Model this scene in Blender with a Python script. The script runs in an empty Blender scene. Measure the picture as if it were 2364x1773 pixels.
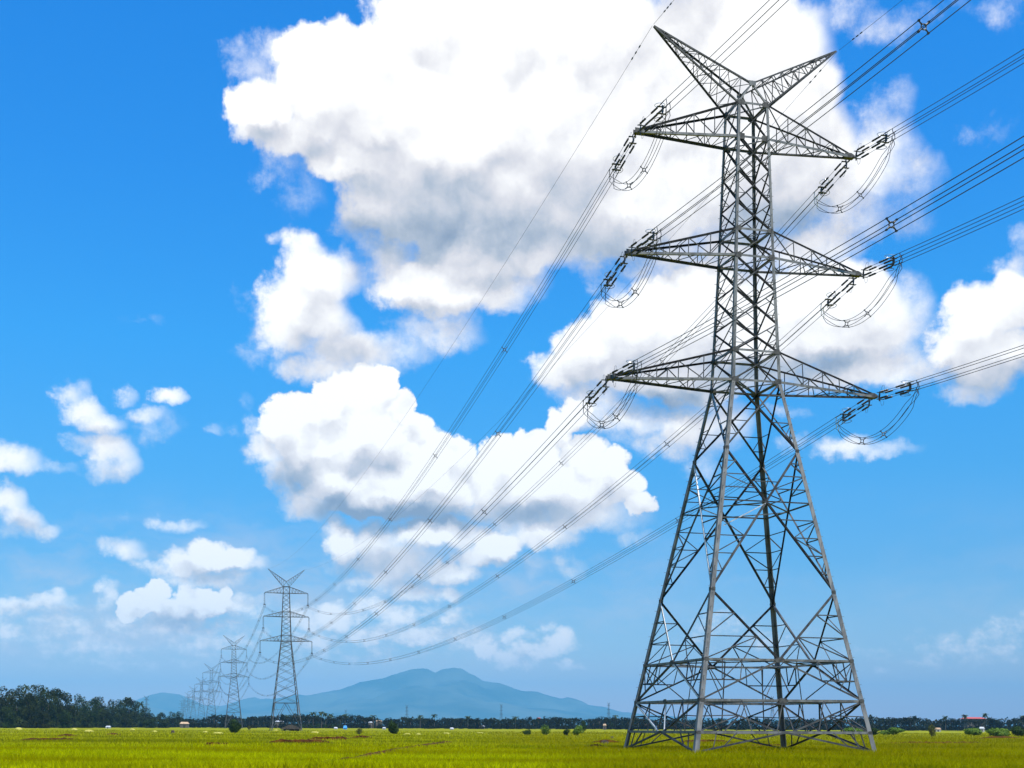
import bpy, math, random
import numpy as np
from mathutils import Vector, Matrix
R = math.radians
scene = bpy.context.scene
COL = scene.collection

# ------------------------------------------------------------------ camera
SW, SH = 2364.0, 1773.0          # photograph size the measurements are in
FPX = 3015.98                    # focal length in those pixels
CX, CY, ROLL = -98.63, 790.6, 0.0041
EYE = 1.6
cam = bpy.data.cameras.new('camera')
cam.sensor_width = 36.0
cam.lens = FPX / SW * 36.0
cam.shift_x = -CX / SW
cam.shift_y = CY / SW
cam.clip_start = 0.5
cam.clip_end = 120000.0
cam_o = bpy.data.objects.new('camera', cam)
cam_o.location = (0, 0, EYE)
cam_o.rotation_euler = (R(90), -ROLL, 0)
COL.objects.link(cam_o)
scene.camera = cam_o
scene.render.resolution_x, scene.render.resolution_y = 1024, 768

def ray(x, y):
    """direction (per metre of depth) of a photograph pixel"""
    dx = x - SW / 2 - CX; dy = -(y - SH / 2 - CY)
    c, s = math.cos(-ROLL), math.sin(-ROLL)
    return (c * dx + s * dy) / FPX, (-s * dx + c * dy) / FPX
def at_depth(x, y, d):
    u, v = ray(x, y)
    return Vector((u * d, d, EYE + v * d))
def on_ground(x, y):
    u, v = ray(x, y)
    d = EYE / max(1e-4, -v)
    return Vector((u * d, d, 0))

# ------------------------------------------------------------------ render, exposure
scene.view_settings.view_transform = 'Standard'
scene.view_settings.look = 'None'
scene.view_settings.exposure = 0.5
scene.view_settings.gamma = 1.0
scene.cycles.use_denoising = True
scene.cycles.max_bounces = 6
scene.cycles.volume_bounces = 0

# ------------------------------------------------------------------ sun
SUN_EL, SUN_AZ = R(64), R(150)    # azimuth clockwise from the view direction (+Y)
sd = Vector((math.sin(SUN_AZ) * math.cos(SUN_EL), math.cos(SUN_AZ) * math.cos(SUN_EL), math.sin(SUN_EL)))
sun = bpy.data.lights.new('sun', 'SUN')
sun.energy = 4.5
sun.angle = R(0.53)
sun.color = (1.0, 0.95, 0.87)
sun_o = bpy.data.objects.new('sun', sun)
sun_o.rotation_euler = (-sd).to_track_quat('-Z', 'Y').to_euler()
sun_o.location = (0, -20, 80)
COL.objects.link(sun_o)

# ------------------------------------------------------------------ sky with cumulus
class NT:
    """tiny node-tree writer"""
    def __init__(s, t): s.t = t; s.k = 0
    def n(s, typ, **kw):
        a = s.t.nodes.new(typ)
        for k, v in kw.items(): setattr(a, k, v)
        a.location = (s.k % 40 * 180, -(s.k // 40) * 260); s.k += 1
        return a
    def put(s, sock, v):
        if isinstance(v, bpy.types.NodeSocket): s.t.links.new(v, sock)
        else: sock.default_value = v
    def math(s, op, a, b=0.0, c=None, clamp=False):
        m = s.n('ShaderNodeMath', operation=op, use_clamp=clamp)
        s.put(m.inputs[0], a); s.put(m.inputs[1], b)
        if c is not None: s.put(m.inputs[2], c)
        return m.outputs[0]
    def vec(s, op, a, b=None, c=None):
        m = s.n('ShaderNodeVectorMath', operation=op)
        s.put(m.inputs[0], a)
        if b is not None: s.put(m.inputs[1], b)
        if c is not None: s.put(m.inputs[2], c)
        return m.outputs['Value'] if op in ('DOT_PRODUCT', 'LENGTH', 'DISTANCE') else m.outputs[0]
    def noise(s, v, scale, detail=4, rough=0.55, lac=2.0, dim='3D', dist=0.0, color=False):
        m = s.n('ShaderNodeTexNoise', noise_dimensions=dim)
        s.put(m.inputs['Vector'], v)
        m.inputs['Scale'].default_value = scale; m.inputs['Detail'].default_value = detail
        m.inputs['Roughness'].default_value = rough; m.inputs['Lacunarity'].default_value = lac
        m.inputs['Distortion'].default_value = dist
        return m.outputs['Color'] if color else m.outputs[0]
    def mix(s, f, a, b, typ='MIX', clamp=True):
        m = s.n('ShaderNodeMix', data_type='RGBA', blend_type=typ, clamp_factor=clamp)
        s.put(m.inputs[0], f); s.put(m.inputs[6], a); s.put(m.inputs[7], b)
        return m.outputs[2]
    def smooth(s, v, a, b, lo=0.0, hi=1.0, kind='SMOOTHSTEP'):
        m = s.n('ShaderNodeMapRange', interpolation_type=kind)
        s.put(m.inputs[0], v); s.put(m.inputs[1], a); s.put(m.inputs[2], b); s.put(m.inputs[3], lo); s.put(m.inputs[4], hi)
        return m.outputs[0]
    def ramp(s, v, stops):
        m = s.n('ShaderNodeValToRGB'); s.put(m.inputs[0], v)
        e = m.color_ramp.elements
        while len(e) > 1: e.remove(e[-1])
        for i, (p, c) in enumerate(stops):
            x = e[0] if i == 0 else e.new(p)
            x.position = p; x.color = (*c, 1) if len(c) == 3 else c
        return m.outputs[0]

# every cumulus puff: photograph-measured bearing and height, half sizes, thickness; grouped by crispness of the edge
PUFF_GROUPS = [
 (1.7, [ # the great bank of cloud high in the middle, thick part
 (700,120,75,70,.8),(780,100,90,60,.8),(870,115,110,70,.9),(1000,60,150,110,1),(1150,90,170,150,1),(950,30,60,60,.7),
 (760,210,140,120,1),(600,262,88,80,.85),(545,240,35,40,.6),(570,310,45,35,.5),(900,240,200,150,1),(690,325,100,52,.6),(820,370,110,60,.8),(1080,300,230,200,1.1),
 (960,440,180,130,1),(1180,470,190,180,1.1),(1300,300,230,260,1.1),(1360,80,200,140,1.05),(1420,480,180,130,.85),(1560,200,210,200,1.1),(1560,420,190,150,.95),(1720,130,200,170,1),(1820,230,120,120,1),(1740,380,230,170,1),
 (1080,590,140,90,.9),(1230,560,130,90,.8)]),
 (.85, [ # its ragged rim
 (645,110,70,60,.45),(575,170,60,55,.45),(560,110,45,45,.28),(850,480,80,110,.6),(900,590,90,80,.6),(1600,40,200,100,.85),(1880,430,170,140,.9),(1990,400,120,120,.7),(2040,330,90,80,.45),(2110,400,80,80,.4),(1960,510,140,80,.7),(2090,490,90,70,.35),(1870,120,60,110,.5),
 (1940,30,120,50,.4),(2050,60,100,45,.28),(2140,25,80,35,.2),(2330,30,70,45,.15),(2070,220,50,60,.28),(2010,270,60,50,.35),(2290,300,60,35,.14),(1500,590,130,70,.55),(1650,570,180,80,.85),(1850,570,180,70,.75),(1340,600,80,50,.4)]),
 (1.15, [ # ragged cloud under it
 (1010,665,130,66,1.1),(930,655,80,50,.6),(1130,670,100,50,.7),(1210,650,70,55,.5),(720,640,75,68,1.0),(700,580,55,45,.6),(780,625,60,55,.6),(650,700,55,65,.8),(700,710,85,65,.9),(600,710,50,30,.22),
 (660,770,65,55,.7),(740,745,80,50,.6),(790,800,130,50,.6),(700,850,70,30,.45),(780,850,110,40,.45),(880,810,110,55,.42),(960,760,100,50,.35),(1050,770,70,45,.4),(1040,720,60,40,.3),(635,552,26,16,.3),(670,410,70,80,.26),(600,790,50,40,.14)]),
 (1.9, [ # white heap behind the arms of the tower
 (1350,800,85,75,.9),(1440,755,95,85,1),(1530,730,105,100,1.1),(1620,720,120,115,1.1),(1590,850,170,80,.8),(1740,780,170,130,.9),(1900,720,180,120,1),(1480,850,120,60,.7)]),
 (1.1, [
 (1290,850,75,62,.9),(1260,830,40,36,.6),(2010,760,120,100,.8),(2110,720,70,100,.4),(1950,860,160,50,.8),(2070,850,90,60,.5),(1350,900,110,50,.5),(1420,660,70,34,.25),(1600,640,120,50,.5),(1760,640,120,50,.5),
 (1450,960,100,50,.6),(1560,990,110,66,.65),(1640,980,100,70,.5),(1620,1070,60,50,.3),(1480,1010,90,40,.35)]),
 (2.0, [ # the towering cumulus left of centre
 (650,975,58,56,1),(640,945,36,34,.9),(700,955,56,50,1),(712,930,28,26,.8),(770,935,56,62,1),(752,905,30,28,.8),(800,892,42,42,1),(845,900,62,62,1.1),(880,868,32,32,.9),(835,862,30,24,.8),(895,905,26,40,.8),(930,938,38,40,1),(948,965,32,30,.9),(965,992,40,44,1),(985,1005,28,26,.8),
 (1010,1045,60,58,1),(1048,1030,38,38,.9),(1072,1072,38,48,.8),(720,1030,90,72,1),(850,1020,130,100,1.2),(790,1110,110,58,1),(950,1100,130,70,1.1),(860,1150,140,44,.9),(1040,1130,80,50,.9),
 (1240,1035,60,44,.9),(1212,1040,36,36,.8),(1290,990,44,40,.8),(1330,950,40,40,.8),(1345,1040,60,40,.9),(1395,1080,60,42,.9),(1440,1120,50,38,.9),(1475,1165,36,30,.8),(1150,1055,44,40,.9),(1130,1110,70,60,.9),(1250,1110,130,70,1),(1350,1130,120,54,.8)]),
 (1.0, [
 (592,985,36,30,.4),(612,1040,50,50,.6),(650,1080,60,60,.7),(680,1130,60,50,.6),(720,1160,80,45,.7),(1340,1180,130,55,.8),(1180,1180,130,55,.8),(1420,1200,80,35,.4),(1000,1170,120,40,.8),(1300,890,50,40,.5),(1340,930,60,60,.6),(1400,930,60,50,.5)]),
 (1.3, [ # its lower deck
 (790,1255,48,52,.8),(770,1215,30,34,.5),(755,1230,26,40,.3),(860,1250,90,50,.5),(1000,1235,100,44,.8),(1060,1240,60,40,.7),(1140,1262,58,44,.95),(1170,1250,40,30,.8),(1100,1290,80,30,.6),(900,1300,150,55,.55),(1040,1322,76,30,.7),(1240,1225,110,40,.6),(1310,1240,60,30,.35),(1220,1300,50,30,.2),
 (860,1345,90,34,.4),(960,1365,120,28,.4),(1040,1370,36,24,.5),(1455,1238,58,18,.24),(1310,1310,50,36,.2)]),
 (.78, [ # small clouds on the left
 (165,905,42,40,.65),(205,935,62,42,.9),(190,890,34,30,.5),(245,965,66,38,.8),(265,1030,58,48,.85),(210,1020,70,30,.5),(290,1065,40,34,.6),(255,1075,60,30,.4),(335,948,56,26,.7),(300,905,32,22,.6),(390,908,42,24,.75),(350,970,60,50,.35),(390,990,45,36,.28),(570,935,26,32,.25),(487,990,26,14,.25),(540,995,26,14,.14),
 (30,1050,75,38,.7),(100,1068,90,22,.45),(15,1150,55,42,.8),(50,1190,58,40,.85),(100,1210,40,24,.6),(30,1215,60,30,.4),(400,1206,76,20,.6),(345,747,40,14,.18),(290,1200,26,30,.14),(540,685,22,22,.12)]),
 (1.2, [
 (293,1272,48,34,.45),(270,1250,34,18,.3),(425,1300,70,30,.8),(400,1285,40,24,.5),(480,1278,70,36,.95),(500,1262,34,20,.6),(550,1282,48,34,.9),(595,1295,40,30,.4),(360,1310,60,22,.4),(470,1330,140,26,.5)]),
 (1.8, [
 (360,1355,34,26,.9),(340,1375,34,26,.8),(430,1362,36,28,.9),(450,1375,50,28,.8),(480,1390,70,30,.8),(305,1400,40,28,.9),(285,1412,24,18,.8),(400,1400,120,30,.7),(528,1375,22,28,.8),(520,1400,40,24,.7)]),
 (.9, [
 (565,1400,70,34,.45),(239,1375,30,30,.6),(235,1400,36,26,.35),(390,1440,150,34,.6),(500,1440,100,26,.4),(110,1385,80,24,.75),(140,1370,30,20,.6),(40,1385,90,26,.65),(90,1405,120,24,.45),(20,1455,36,22,.5),(120,1440,130,34,.35),(240,1490,150,34,.35),(490,1490,120,30,.42),(475,1475,46,26,.35),(75,1525,40,16,.45),(330,1535,180,24,.25),(565,1470,46,36,.5),(100,1480,120,30,.25)]),
 (1.0, [ # warm low clouds above the mountain
 (700,1435,66,34,.5),(767,1424,54,34,.75),(857,1410,66,30,.7),(911,1428,80,36,.6),(965,1470,90,28,.75),(1045,1425,52,30,.5),(880,1470,70,30,.6),(720,1480,80,24,.45),(760,1510,100,20,.3),(1128,1500,36,28,.8),(1193,1467,50,22,.55),(1175,1515,54,28,.7),(1225,1510,76,32,.75),(1273,1490,54,34,.8),
 (1090,1480,100,26,.35),(1309,1543,34,12,.45),(900,1515,130,20,.3),(1250,1445,30,24,.4),(1000,1410,60,24,.3)]),
 (1.25, [ # right hand side
 (2255,740,95,80,1),(2230,690,55,45,.7),(2330,700,60,85,.95),(2200,810,75,66,.8),(2290,830,120,76,.9)]),
 (.9, [
 (2150,860,80,42,.6),(2230,900,100,36,.5),(2345,610,50,50,.35),(2350,560,34,34,.25),(1950,1035,100,32,.6),(2030,1045,90,24,.5),(1880,1020,70,22,.25),(2250,1480,120,26,.2),(2150,1510,240,34,.22),(1660,1435,76,30,.35),(2050,1552,26,12,.4),(1720,1480,150,36,.2),(1830,950,60,18,.25),(2340,1440,80,30,.2)]),
]
PUFFS = [(x, y, rx * (1.14 if k == 1.15 else 1), ry * (1.14 if k == 1.15 else 1), w * k) for k, g in PUFF_GROUPS for (x, y, rx, ry, w) in g]
# thick, shaded cloud bases
BASES = [
 (930,440,190,90,.8),(1080,520,260,130,.95),(980,600,170,80,.8),(1250,480,190,150,.6),(850,370,90,50,.5),(1400,570,180,80,.7),(1590,30,110,120,.7),(1500,150,70,70,.4),(1800,510,230,100,.7),(1650,610,190,50,.5),(1780,350,140,70,.3),(830,540,90,120,.75),(700,350,90,40,.5),(640,318,70,30,.5),
 (900,1190,180,42,1.35),(760,1160,100,50,1.0),(660,1110,60,60,.85),(1040,1210,120,36,1.0),(1230,1185,150,36,.75),(1380,1150,80,34,.4),(850,1070,130,36,.5),(720,1075,60,36,.5),(1010,1150,60,24,.3),(880,1300,170,50,.75),(1010,1290,90,24,.5),(1180,1310,100,30,.5),(970,1350,140,24,.5),
 (1700,860,220,50,.85),(1910,850,180,50,.8),(1500,860,130,46,.65),(1530,920,140,44,.8),(1380,880,120,40,.5),(1600,1010,110,56,.4),(2290,880,130,50,.7),(2190,870,80,44,.6),(2080,520,120,50,.4),
 (420,1430,150,28,.8),(480,1318,130,20,.6),(760,800,140,60,.55),(700,740,60,50,.25),(1010,710,120,30,.45),(240,1000,60,28,.4),(400,1402,80,20,.4),(90,1415,120,20,.5),(40,1400,100,18,.4),(1100,650,140,36,.6),(1640,940,200,40,.4),
 (900,1500,120,20,.4),(1220,1530,80,16,.4),(60,1215,70,22,.4),
]
# puffs that stand forward and catch the sun
BILLOWS = [(762,1083,46,30,.9),(800,1060,26,20,.6),(872,1112,60,34,.8),(930,1128,60,30,.7),(1005,1095,60,40,.8),(960,1060,50,40,.7),(850,940,70,70,.7),(640,965,45,40,.7),(1250,1050,60,40,.5),(1370,1090,70,36,.6),(1020,660,110,50,.7),(720,620,60,44,.6),(670,720,50,50,.5),(790,1262,34,34,.7),(1150,1262,44,34,.7),(1010,1238,60,26,.6),(1530,740,90,80,.5),(480,1275,60,18,.5),(380,1365,60,20,.5),(1060,240,180,140,.4),(760,190,120,80,.5),(600,250,70,50,.5),(2260,740,80,50,.4),(1750,700,150,50,.4)]
def azel(x, y):
    u, v = ray(x, y); l = math.sqrt(u * u + 1 + v * v)
    return math.atan2(u, 1.0), math.asin(v / l)
SKYMUL = 0.10
SKYK = 2.0
SKYTINT = [(0.0, (0.6644, 0.4263, 0.3742)), (0.0199, (0.6644, 0.4263, 0.3742)), (0.1042, (0.3633, 0.4162, 0.5009)), (0.2237, (0.1734, 0.3804, 0.5462)), (0.3414, (0.1179, 0.4219, 0.6301)), (0.5123, (0.0807, 0.4876, 0.7672)), (0.7262, (0.0596, 0.48, 0.8529)), (0.8976, (0.0494, 0.4885, 0.9027))]
CLOUDRAMP = [(0.0, (.24, .31, .42)), (.28, (.42, .47, .55)), (.55, (.66, .655, .69)), (.80, (.85, .84, .84)), (1.0, (1.0, .99, .98))]
world = bpy.data.worlds.new('World')
scene.world = world
world.use_nodes = True
wt = world.node_tree; wt.nodes.clear(); T = NT(wt)
geo = T.n('ShaderNodeTexCoord'); DIR = geo.outputs['Generated']
sky = T.n('ShaderNodeTexSky', sky_type='NISHITA')
sky.sun_disc = False; sky.sun_elevation = SUN_EL; sky.sun_rotation = SUN_AZ
sky.altitude = 20; sky.air_density = 1.0; sky.dust_density = 0.6; sky.ozone_density = 2.0
sep = T.n('ShaderNodeSeparateXYZ'); T.put(sep.inputs[0], DIR)
X, Y, Z = sep.outputs
az = T.math('ARCTAN2', X, Y); el = T.math('ARCSINE', Z)
cmb = T.n('ShaderNodeCombineXYZ'); T.put(cmb.inputs[0], az); T.put(cmb.inputs[1], el)
P0 = cmb.outputs[0]
# billowing: warp the bearing by turbulence before looking up the puffs
w1 = T.vec('MULTIPLY_ADD', T.noise(P0, 16, 3, .6, color=True), (.030, .024, 0), (-.015, -.012, 0))
w2 = T.vec('MULTIPLY_ADD', T.noise(P0, 48, 6, .62, color=True), (.024, .021, 0), (-.012, -.0105, 0))
PW = T.vec('ADD', T.vec('ADD', P0, w1), w2)
# the sky is split into cells so that each direction only weighs the puffs near it
def val_min(c, rect):
    """largest value a puff can reach inside a cell"""
    a, e, sa, se, w = c
    da = max(rect[0] - a, 0, a - rect[1]) * sa; de = max(rect[2] - e, 0, e - rect[3]) * se
    return w * (1 - (da * da + de * de) / SPREAD)
def prep(puffs):
    r = []
    for (x, y, rx, ry, w) in puffs:
        a, e = azel(x, y); a1, _ = azel(x + rx, y); _, e1 = azel(x, y - ry)
        r.append((a, e, 1.0 / abs(a1 - a), 1.0 / abs(e1 - e), w))
    return r
PP, BB, HH = prep(PUFFS), prep(BASES), prep(BILLOWS)
SPREAD = 1.25
def field(T, P, cells, soft, floor):
    acc = None
    for (a, e, sa, se, w) in cells:
        q = T.vec('MULTIPLY_ADD', P, (sa, se, 0.0), (-a * sa, -e * se, 0.0))
        b = T.math('MULTIPLY_ADD', T.vec('DOT_PRODUCT', q, q), -w / SPREAD, w)
        acc = b if acc is None else T.math('SMOOTH_MAX', acc, b, soft)
    return T.math('MAXIMUM', acc, floor) if acc is not None else None
n0 = T.noise(P0, 24, 9, .66)
PS = T.vec('ADD', P0, T.vec('MULTIPLY', w2, (.6, .6, 0)))
n1 = T.noise(T.vec('ADD', PS, (-.005, .012, 0)), 30, 4, .55)
lowm = T.smooth(el, .03, .16, 1.0, 0.0)
n2 = T.noise(T.vec('MULTIPLY', P0, (1, 1.35, 0)), 75, 6, .62)
n0s = T.noise(PS, 30, 4, .55)
skymul = T.ramp(T.smooth(el, 0.0, .55, kind='LINEAR'), SKYTINT)
skyc = T.mix(1.0, sky.outputs[0], skymul, 'MULTIPLY', clamp=False)
skyc = T.vec('MULTIPLY', skyc, (SKYK,) * 3)
veil = T.smooth(T.noise(T.vec('MULTIPLY', PW, (9, 26, 0)), 1.0, 5, .6), .40, .72)
veil = T.math('MULTIPLY', T.math('MULTIPLY', veil, T.smooth(el, .015, .05)), T.math('MULTIPLY', T.smooth(el, .08, .19, .75, 0.0), T.smooth(az, -.05, .22, 1.0, .25)))
skyc = T.mix(veil, skyc, (5.6, 5.5, 5.9, 1))
low = T.smooth(el, .02, .10, 1.0, 0.0)
relief2 = T.math('MULTIPLY', T.math('SUBTRACT', n0s, n1), .8)
relief2 = T.math('MULTIPLY_ADD', T.math('SUBTRACT', n2, .5), T.math('MULTIPLY', T.smooth(el, .03, .16, 1.0, 0.0), 1.3), relief2)
fine = T.math('MULTIPLY_ADD', n0, 1.3, -0.65)
fine = T.math('ADD', fine, T.math('MULTIPLY', T.math('SUBTRACT', n2, .5), T.math('MULTIPLY', lowm, 1.5)))
PL = T.vec('ADD', PW, (-.006, .018, 0))
PB = T.vec('ADD', P0, T.vec('MULTIPLY', T.vec('ADD', w1, w2), (.9, .9, 0)))
def background(col):
    bg = T.n('ShaderNodeBackground'); T.put(bg.inputs[0], col); bg.inputs[1].default_value = SKYMUL; return bg.outputs[0]
CELL = [0]
LEAF_IN = [('PW', 'Vector'), ('PL', 'Vector'), ('PB', 'Vector'), ('fine', 'Float'), ('relief', 'Float'), ('low', 'Float'), ('el', 'Float'), ('sky', 'Color')]
def leaf(rect):
    M = .03; R1 = (rect[0] - M, rect[1] + M, rect[2] - M, rect[3] + M)
    cs = [c for c in PP if val_min(c, R1) > -.32]
    if not any(val_min(c, R1) > -.25 for c in cs): return background(skyc)
    bs = [c for c in BB if val_min(c, R1) > -.05]; hs = [c for c in HH if val_min(c, R1) > -.05]
    CELL[0] += 1; eps = CELL[0] * 1e-6
    g = bpy.data.node_groups.new('sky_cell', 'ShaderNodeTree')
    for nm, ty in LEAF_IN: g.interface.new_socket(nm, in_out='INPUT', socket_type='NodeSocket' + ty)
    g.interface.new_socket('Sky', in_out='OUTPUT', socket_type='NodeSocketShader')
    L = NT(g); gi = L.n('NodeGroupInput'); I = {nm: gi.outputs[i] for i, (nm, _) in enumerate(LEAF_IN)}
    F0 = field(L, L.vec('ADD', I['PW'], (eps, 0, 0)), cs, .22, -.6); F1 = field(L, L.vec('ADD', I['PL'], (eps, 0, 0)), cs, .22, -.6)
    D0 = L.math('ADD', F0, I['fine'])
    alpha = L.math('MULTIPLY', L.smooth(D0, 0.0, 0.72), L.smooth(F0, -.30, .15))
    slope = L.math('MAXIMUM', L.math('MINIMUM', L.math('MULTIPLY', L.math('SUBTRACT', F0, F1), .34), .22), -.20)
    lit = L.math('ADD', slope, I['relief'])
    lit = L.math('ADD', lit, .88)
    if bs: lit = L.math('MULTIPLY_ADD', field(L, L.vec('ADD', I['PB'], (eps, 0, 0)), bs, .3, 0.0), -.66, lit)
    if hs: lit = L.math('MULTIPLY_ADD', field(L, L.vec('ADD', I['PB'], (eps * 2, 0, 0)), hs, .15, 0.0), .42, lit)
    ccol = L.ramp(lit, CLOUDRAMP)
    ccol = L.mix(L.math('MULTIPLY', I['low'], .7), ccol, (.84, .76, .74, 1))
    alpha = L.math('MULTIPLY', alpha, L.smooth(I['el'], .0, .06, .0, 1))
    cl = L.vec('MULTIPLY', ccol, (.89 / SKYMUL,) * 3)
    bg = L.n('ShaderNodeBackground'); L.put(bg.inputs[0], L.mix(alpha, I['sky'], cl)); bg.inputs[1].default_value = SKYMUL
    go = L.n('NodeGroupOutput'); L.put(go.inputs[0], bg.outputs[0])
    m = T.n('ShaderNodeGroup'); m.node_tree = g
    for i, v in enumerate((PW, PL, PB, fine, relief2, low, el, skyc)): T.put(m.inputs[i], v)
    return m.outputs[0]
def split(rect, depth):
    """binary tree of mix shaders; only the branch taken is evaluated"""
    if depth == 0: return leaf(rect)
    a0, a1, e0, e1 = rect
    if a1 - a0 > e1 - e0:
        m = (a0 + a1) / 2; f = T.math('GREATER_THAN', az, m); A, B = (a0, m, e0, e1), (m, a1, e0, e1)
    else:
        m = (e0 + e1) / 2; f = T.math('GREATER_THAN', el, m); A, B = (a0, a1, e0, m), (a0, a1, m, e1)
    ms = T.n('ShaderNodeMixShader'); T.put(ms.inputs[0], f); T.put(ms.inputs[1], split(A, depth - 1)); T.put(ms.inputs[2], split(B, depth - 1))
    return ms.outputs[0]
inside = T.math('MULTIPLY', T.math('MULTIPLY', T.math('LESS_THAN', T.math('ABSOLUTE', az), .50), T.math('GREATER_THAN', el, -.02)), T.math('LESS_THAN', el, .62))
ms = T.n('ShaderNodeMixShader'); T.put(ms.inputs[0], inside)
T.put(ms.inputs[1], background(skyc)); T.put(ms.inputs[2], split((-.50, .50, -.02, .62), 4))
out = T.n('ShaderNodeOutputWorld'); T.put(out.inputs[0], ms.outputs[0])
world.cycles.sampling_method = 'MANUAL'
world.cycles.sample_map_resolution = 512

# ------------------------------------------------------------------ materials
def new_mat(name):
    m = bpy.data.materials.new(name); m.use_nodes = True
    t = m.node_tree; t.nodes.clear(); n = NT(t)
    b = n.n('ShaderNodeBsdfPrincipled'); o = n.n('ShaderNodeOutputMaterial')
    n.put(o.inputs[0], b.outputs[0])
    return m, n, b
def mat_noise(name, c1, c2, scale=3.0, rough=.6, metal=0.0, detail=5, bump=0.0, stretch=(1, 1, 1), spec=.5, rnd=0.0, lo=.35, hi=.65):
    m, n, b = new_mat(name)
    tc = n.n('ShaderNodeTexCoord')
    v = n.vec('MULTIPLY', tc.outputs['Object'], stretch)
    f = n.smooth(n.noise(v, scale, detail, .6), lo, hi)
    col = n.mix(f, (*c1, 1), (*c2, 1))
    if rnd:
        oi = n.n('ShaderNodeObjectInfo')
        hs = n.n('ShaderNodeHueSaturation')
        n.put(hs.inputs['Value'], n.math('MULTIPLY_ADD', oi.outputs['Random'], rnd, 1 - rnd / 2))
        n.put(hs.inputs['Hue'], n.math('MULTIPLY_ADD', oi.outputs['Random'], .04, .48))
        n.put(hs.inputs['Color'], col); col = hs.outputs[0]
    n.put(b.inputs['Base Color'], col)
    b.inputs['Roughness'].default_value = rough
    b.inputs['Metallic'].default_value = metal
    b.inputs['Specular IOR Level'].default_value = spec
    if bump:
        bp = n.n('ShaderNodeBump'); bp.inputs['Strength'].default_value = bump
        n.put(bp.inputs['Height'], f); n.put(b.inputs['Normal'], bp.outputs[0])
    return m
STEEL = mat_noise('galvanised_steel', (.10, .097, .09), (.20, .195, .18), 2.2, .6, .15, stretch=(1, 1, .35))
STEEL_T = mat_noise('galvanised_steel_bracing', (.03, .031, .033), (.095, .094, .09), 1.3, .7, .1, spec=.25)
STEEL_A = mat_noise('shaded_arm_steel', (.03, .031, .032), (.085, .084, .08), 1.6, .7, .05, spec=.2)  # darker copy for arms and peaks; underside shade put into the colour
SUNLIT_STEEL = mat_noise('sunlit_steel', (.42, .42, .41), (.60, .60, .58), 2.0, .45, .3)  # brighter copy for chosen braces; sun glints put into the colour
SHADED_STEEL = mat_noise('shaded_steel', (.010, .010, .010), (.03, .029, .028), 1.5, .85, 0, spec=.12)  # darkest copy; shade on turned-away flanges put into the colour
PLATE = mat_noise('weathered_gusset_steel', (.035, .032, .028), (.09, .085, .075), 5, .7, .1)
FARSTEEL = mat_noise('distant_tower_steel', (.045, .05, .05), (.10, .10, .095), .6, .6, .1)
ALU = mat_noise('conductor_aluminium', (.02, .02, .022), (.045, .045, .048), .8, .6, .2)
FITTING = mat_noise('line_fitting_metal', (.04, .04, .043), (.09, .09, .09), 6, .5, .4)
BRIGHT = mat_noise('bright_clamp_metal', (.6, .6, .6), (.75, .75, .74), 6, .3, .7)
CERAMIC = mat_noise('insulator_glaze', (.028, .026, .028), (.05, .047, .05), 8, .25, 0)
LEAF = mat_noise('tree_leaves', (.005, .009, .002), (.036, .050, .006), .35, .8, 0, spec=.15, rnd=.5)
LEAF_FAR = mat_noise('far_tree_leaves', (.006, .008, .003), (.020, .022, .007), .3, .9, 0, spec=.1, rnd=.6)
PALM = mat_noise('palm_fronds', (.02, .035, .012), (.05, .07, .02), .6, .7, 0, spec=.2)
BARK = mat_noise('bark', (.07, .055, .04), (.14, .115, .09), 3, .9)
BUSH = mat_noise('bush_leaves', (.009, .024, .003), (.032, .062, .006), 2.0, .8, spec=.2)
BUSH_L = mat_noise('light_bush_leaves', (.05, .10, .008), (.12, .19, .018), 1.5, .8, spec=.2)
BUSH_B = mat_noise('brown_bush_leaves', (.06, .045, .01), (.08, .11, .015), 3, .8, spec=.2)
STRAW = mat_noise('straw', (.30, .27, .03), (.46, .41, .08), 3, .95, bump=.4)
SOIL = mat_noise('bare_soil', (.035, .011, .001), (.10, .04, .003), 1.6, 1.0, bump=.5, spec=.1)
ROCK = mat_noise('dark_boulder', (.035, .025, .015), (.08, .055, .03), 3, .95, bump=.5)
WALLM = mat_noise('painted_wall', (.28, .27, .25), (.40, .38, .35), 1, .9)
ROOF_W = mat_noise('white_sheet_roof', (.35, .37, .39), (.5, .5, .5), 1, .5)
ROOF_B = mat_noise('blue_tarpaulin', (.02, .22, .55), (.04, .32, .72), 2, .5)
ROOF_R = mat_noise('red_sheet_roof', (.40, .06, .045), (.52, .10, .07), 1, .6)
ROOF_T = mat_noise('tan_sheet_roof', (.35, .22, .12), (.5, .34, .2), 1, .8)
THATCH = mat_noise('dark_thatch', (.035, .028, .022), (.08, .065, .05), 4, 1.0, bump=.5)
DARKM = mat_noise('dark_opening', (.02, .02, .02), (.03, .03, .03), 1, .9)

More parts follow.
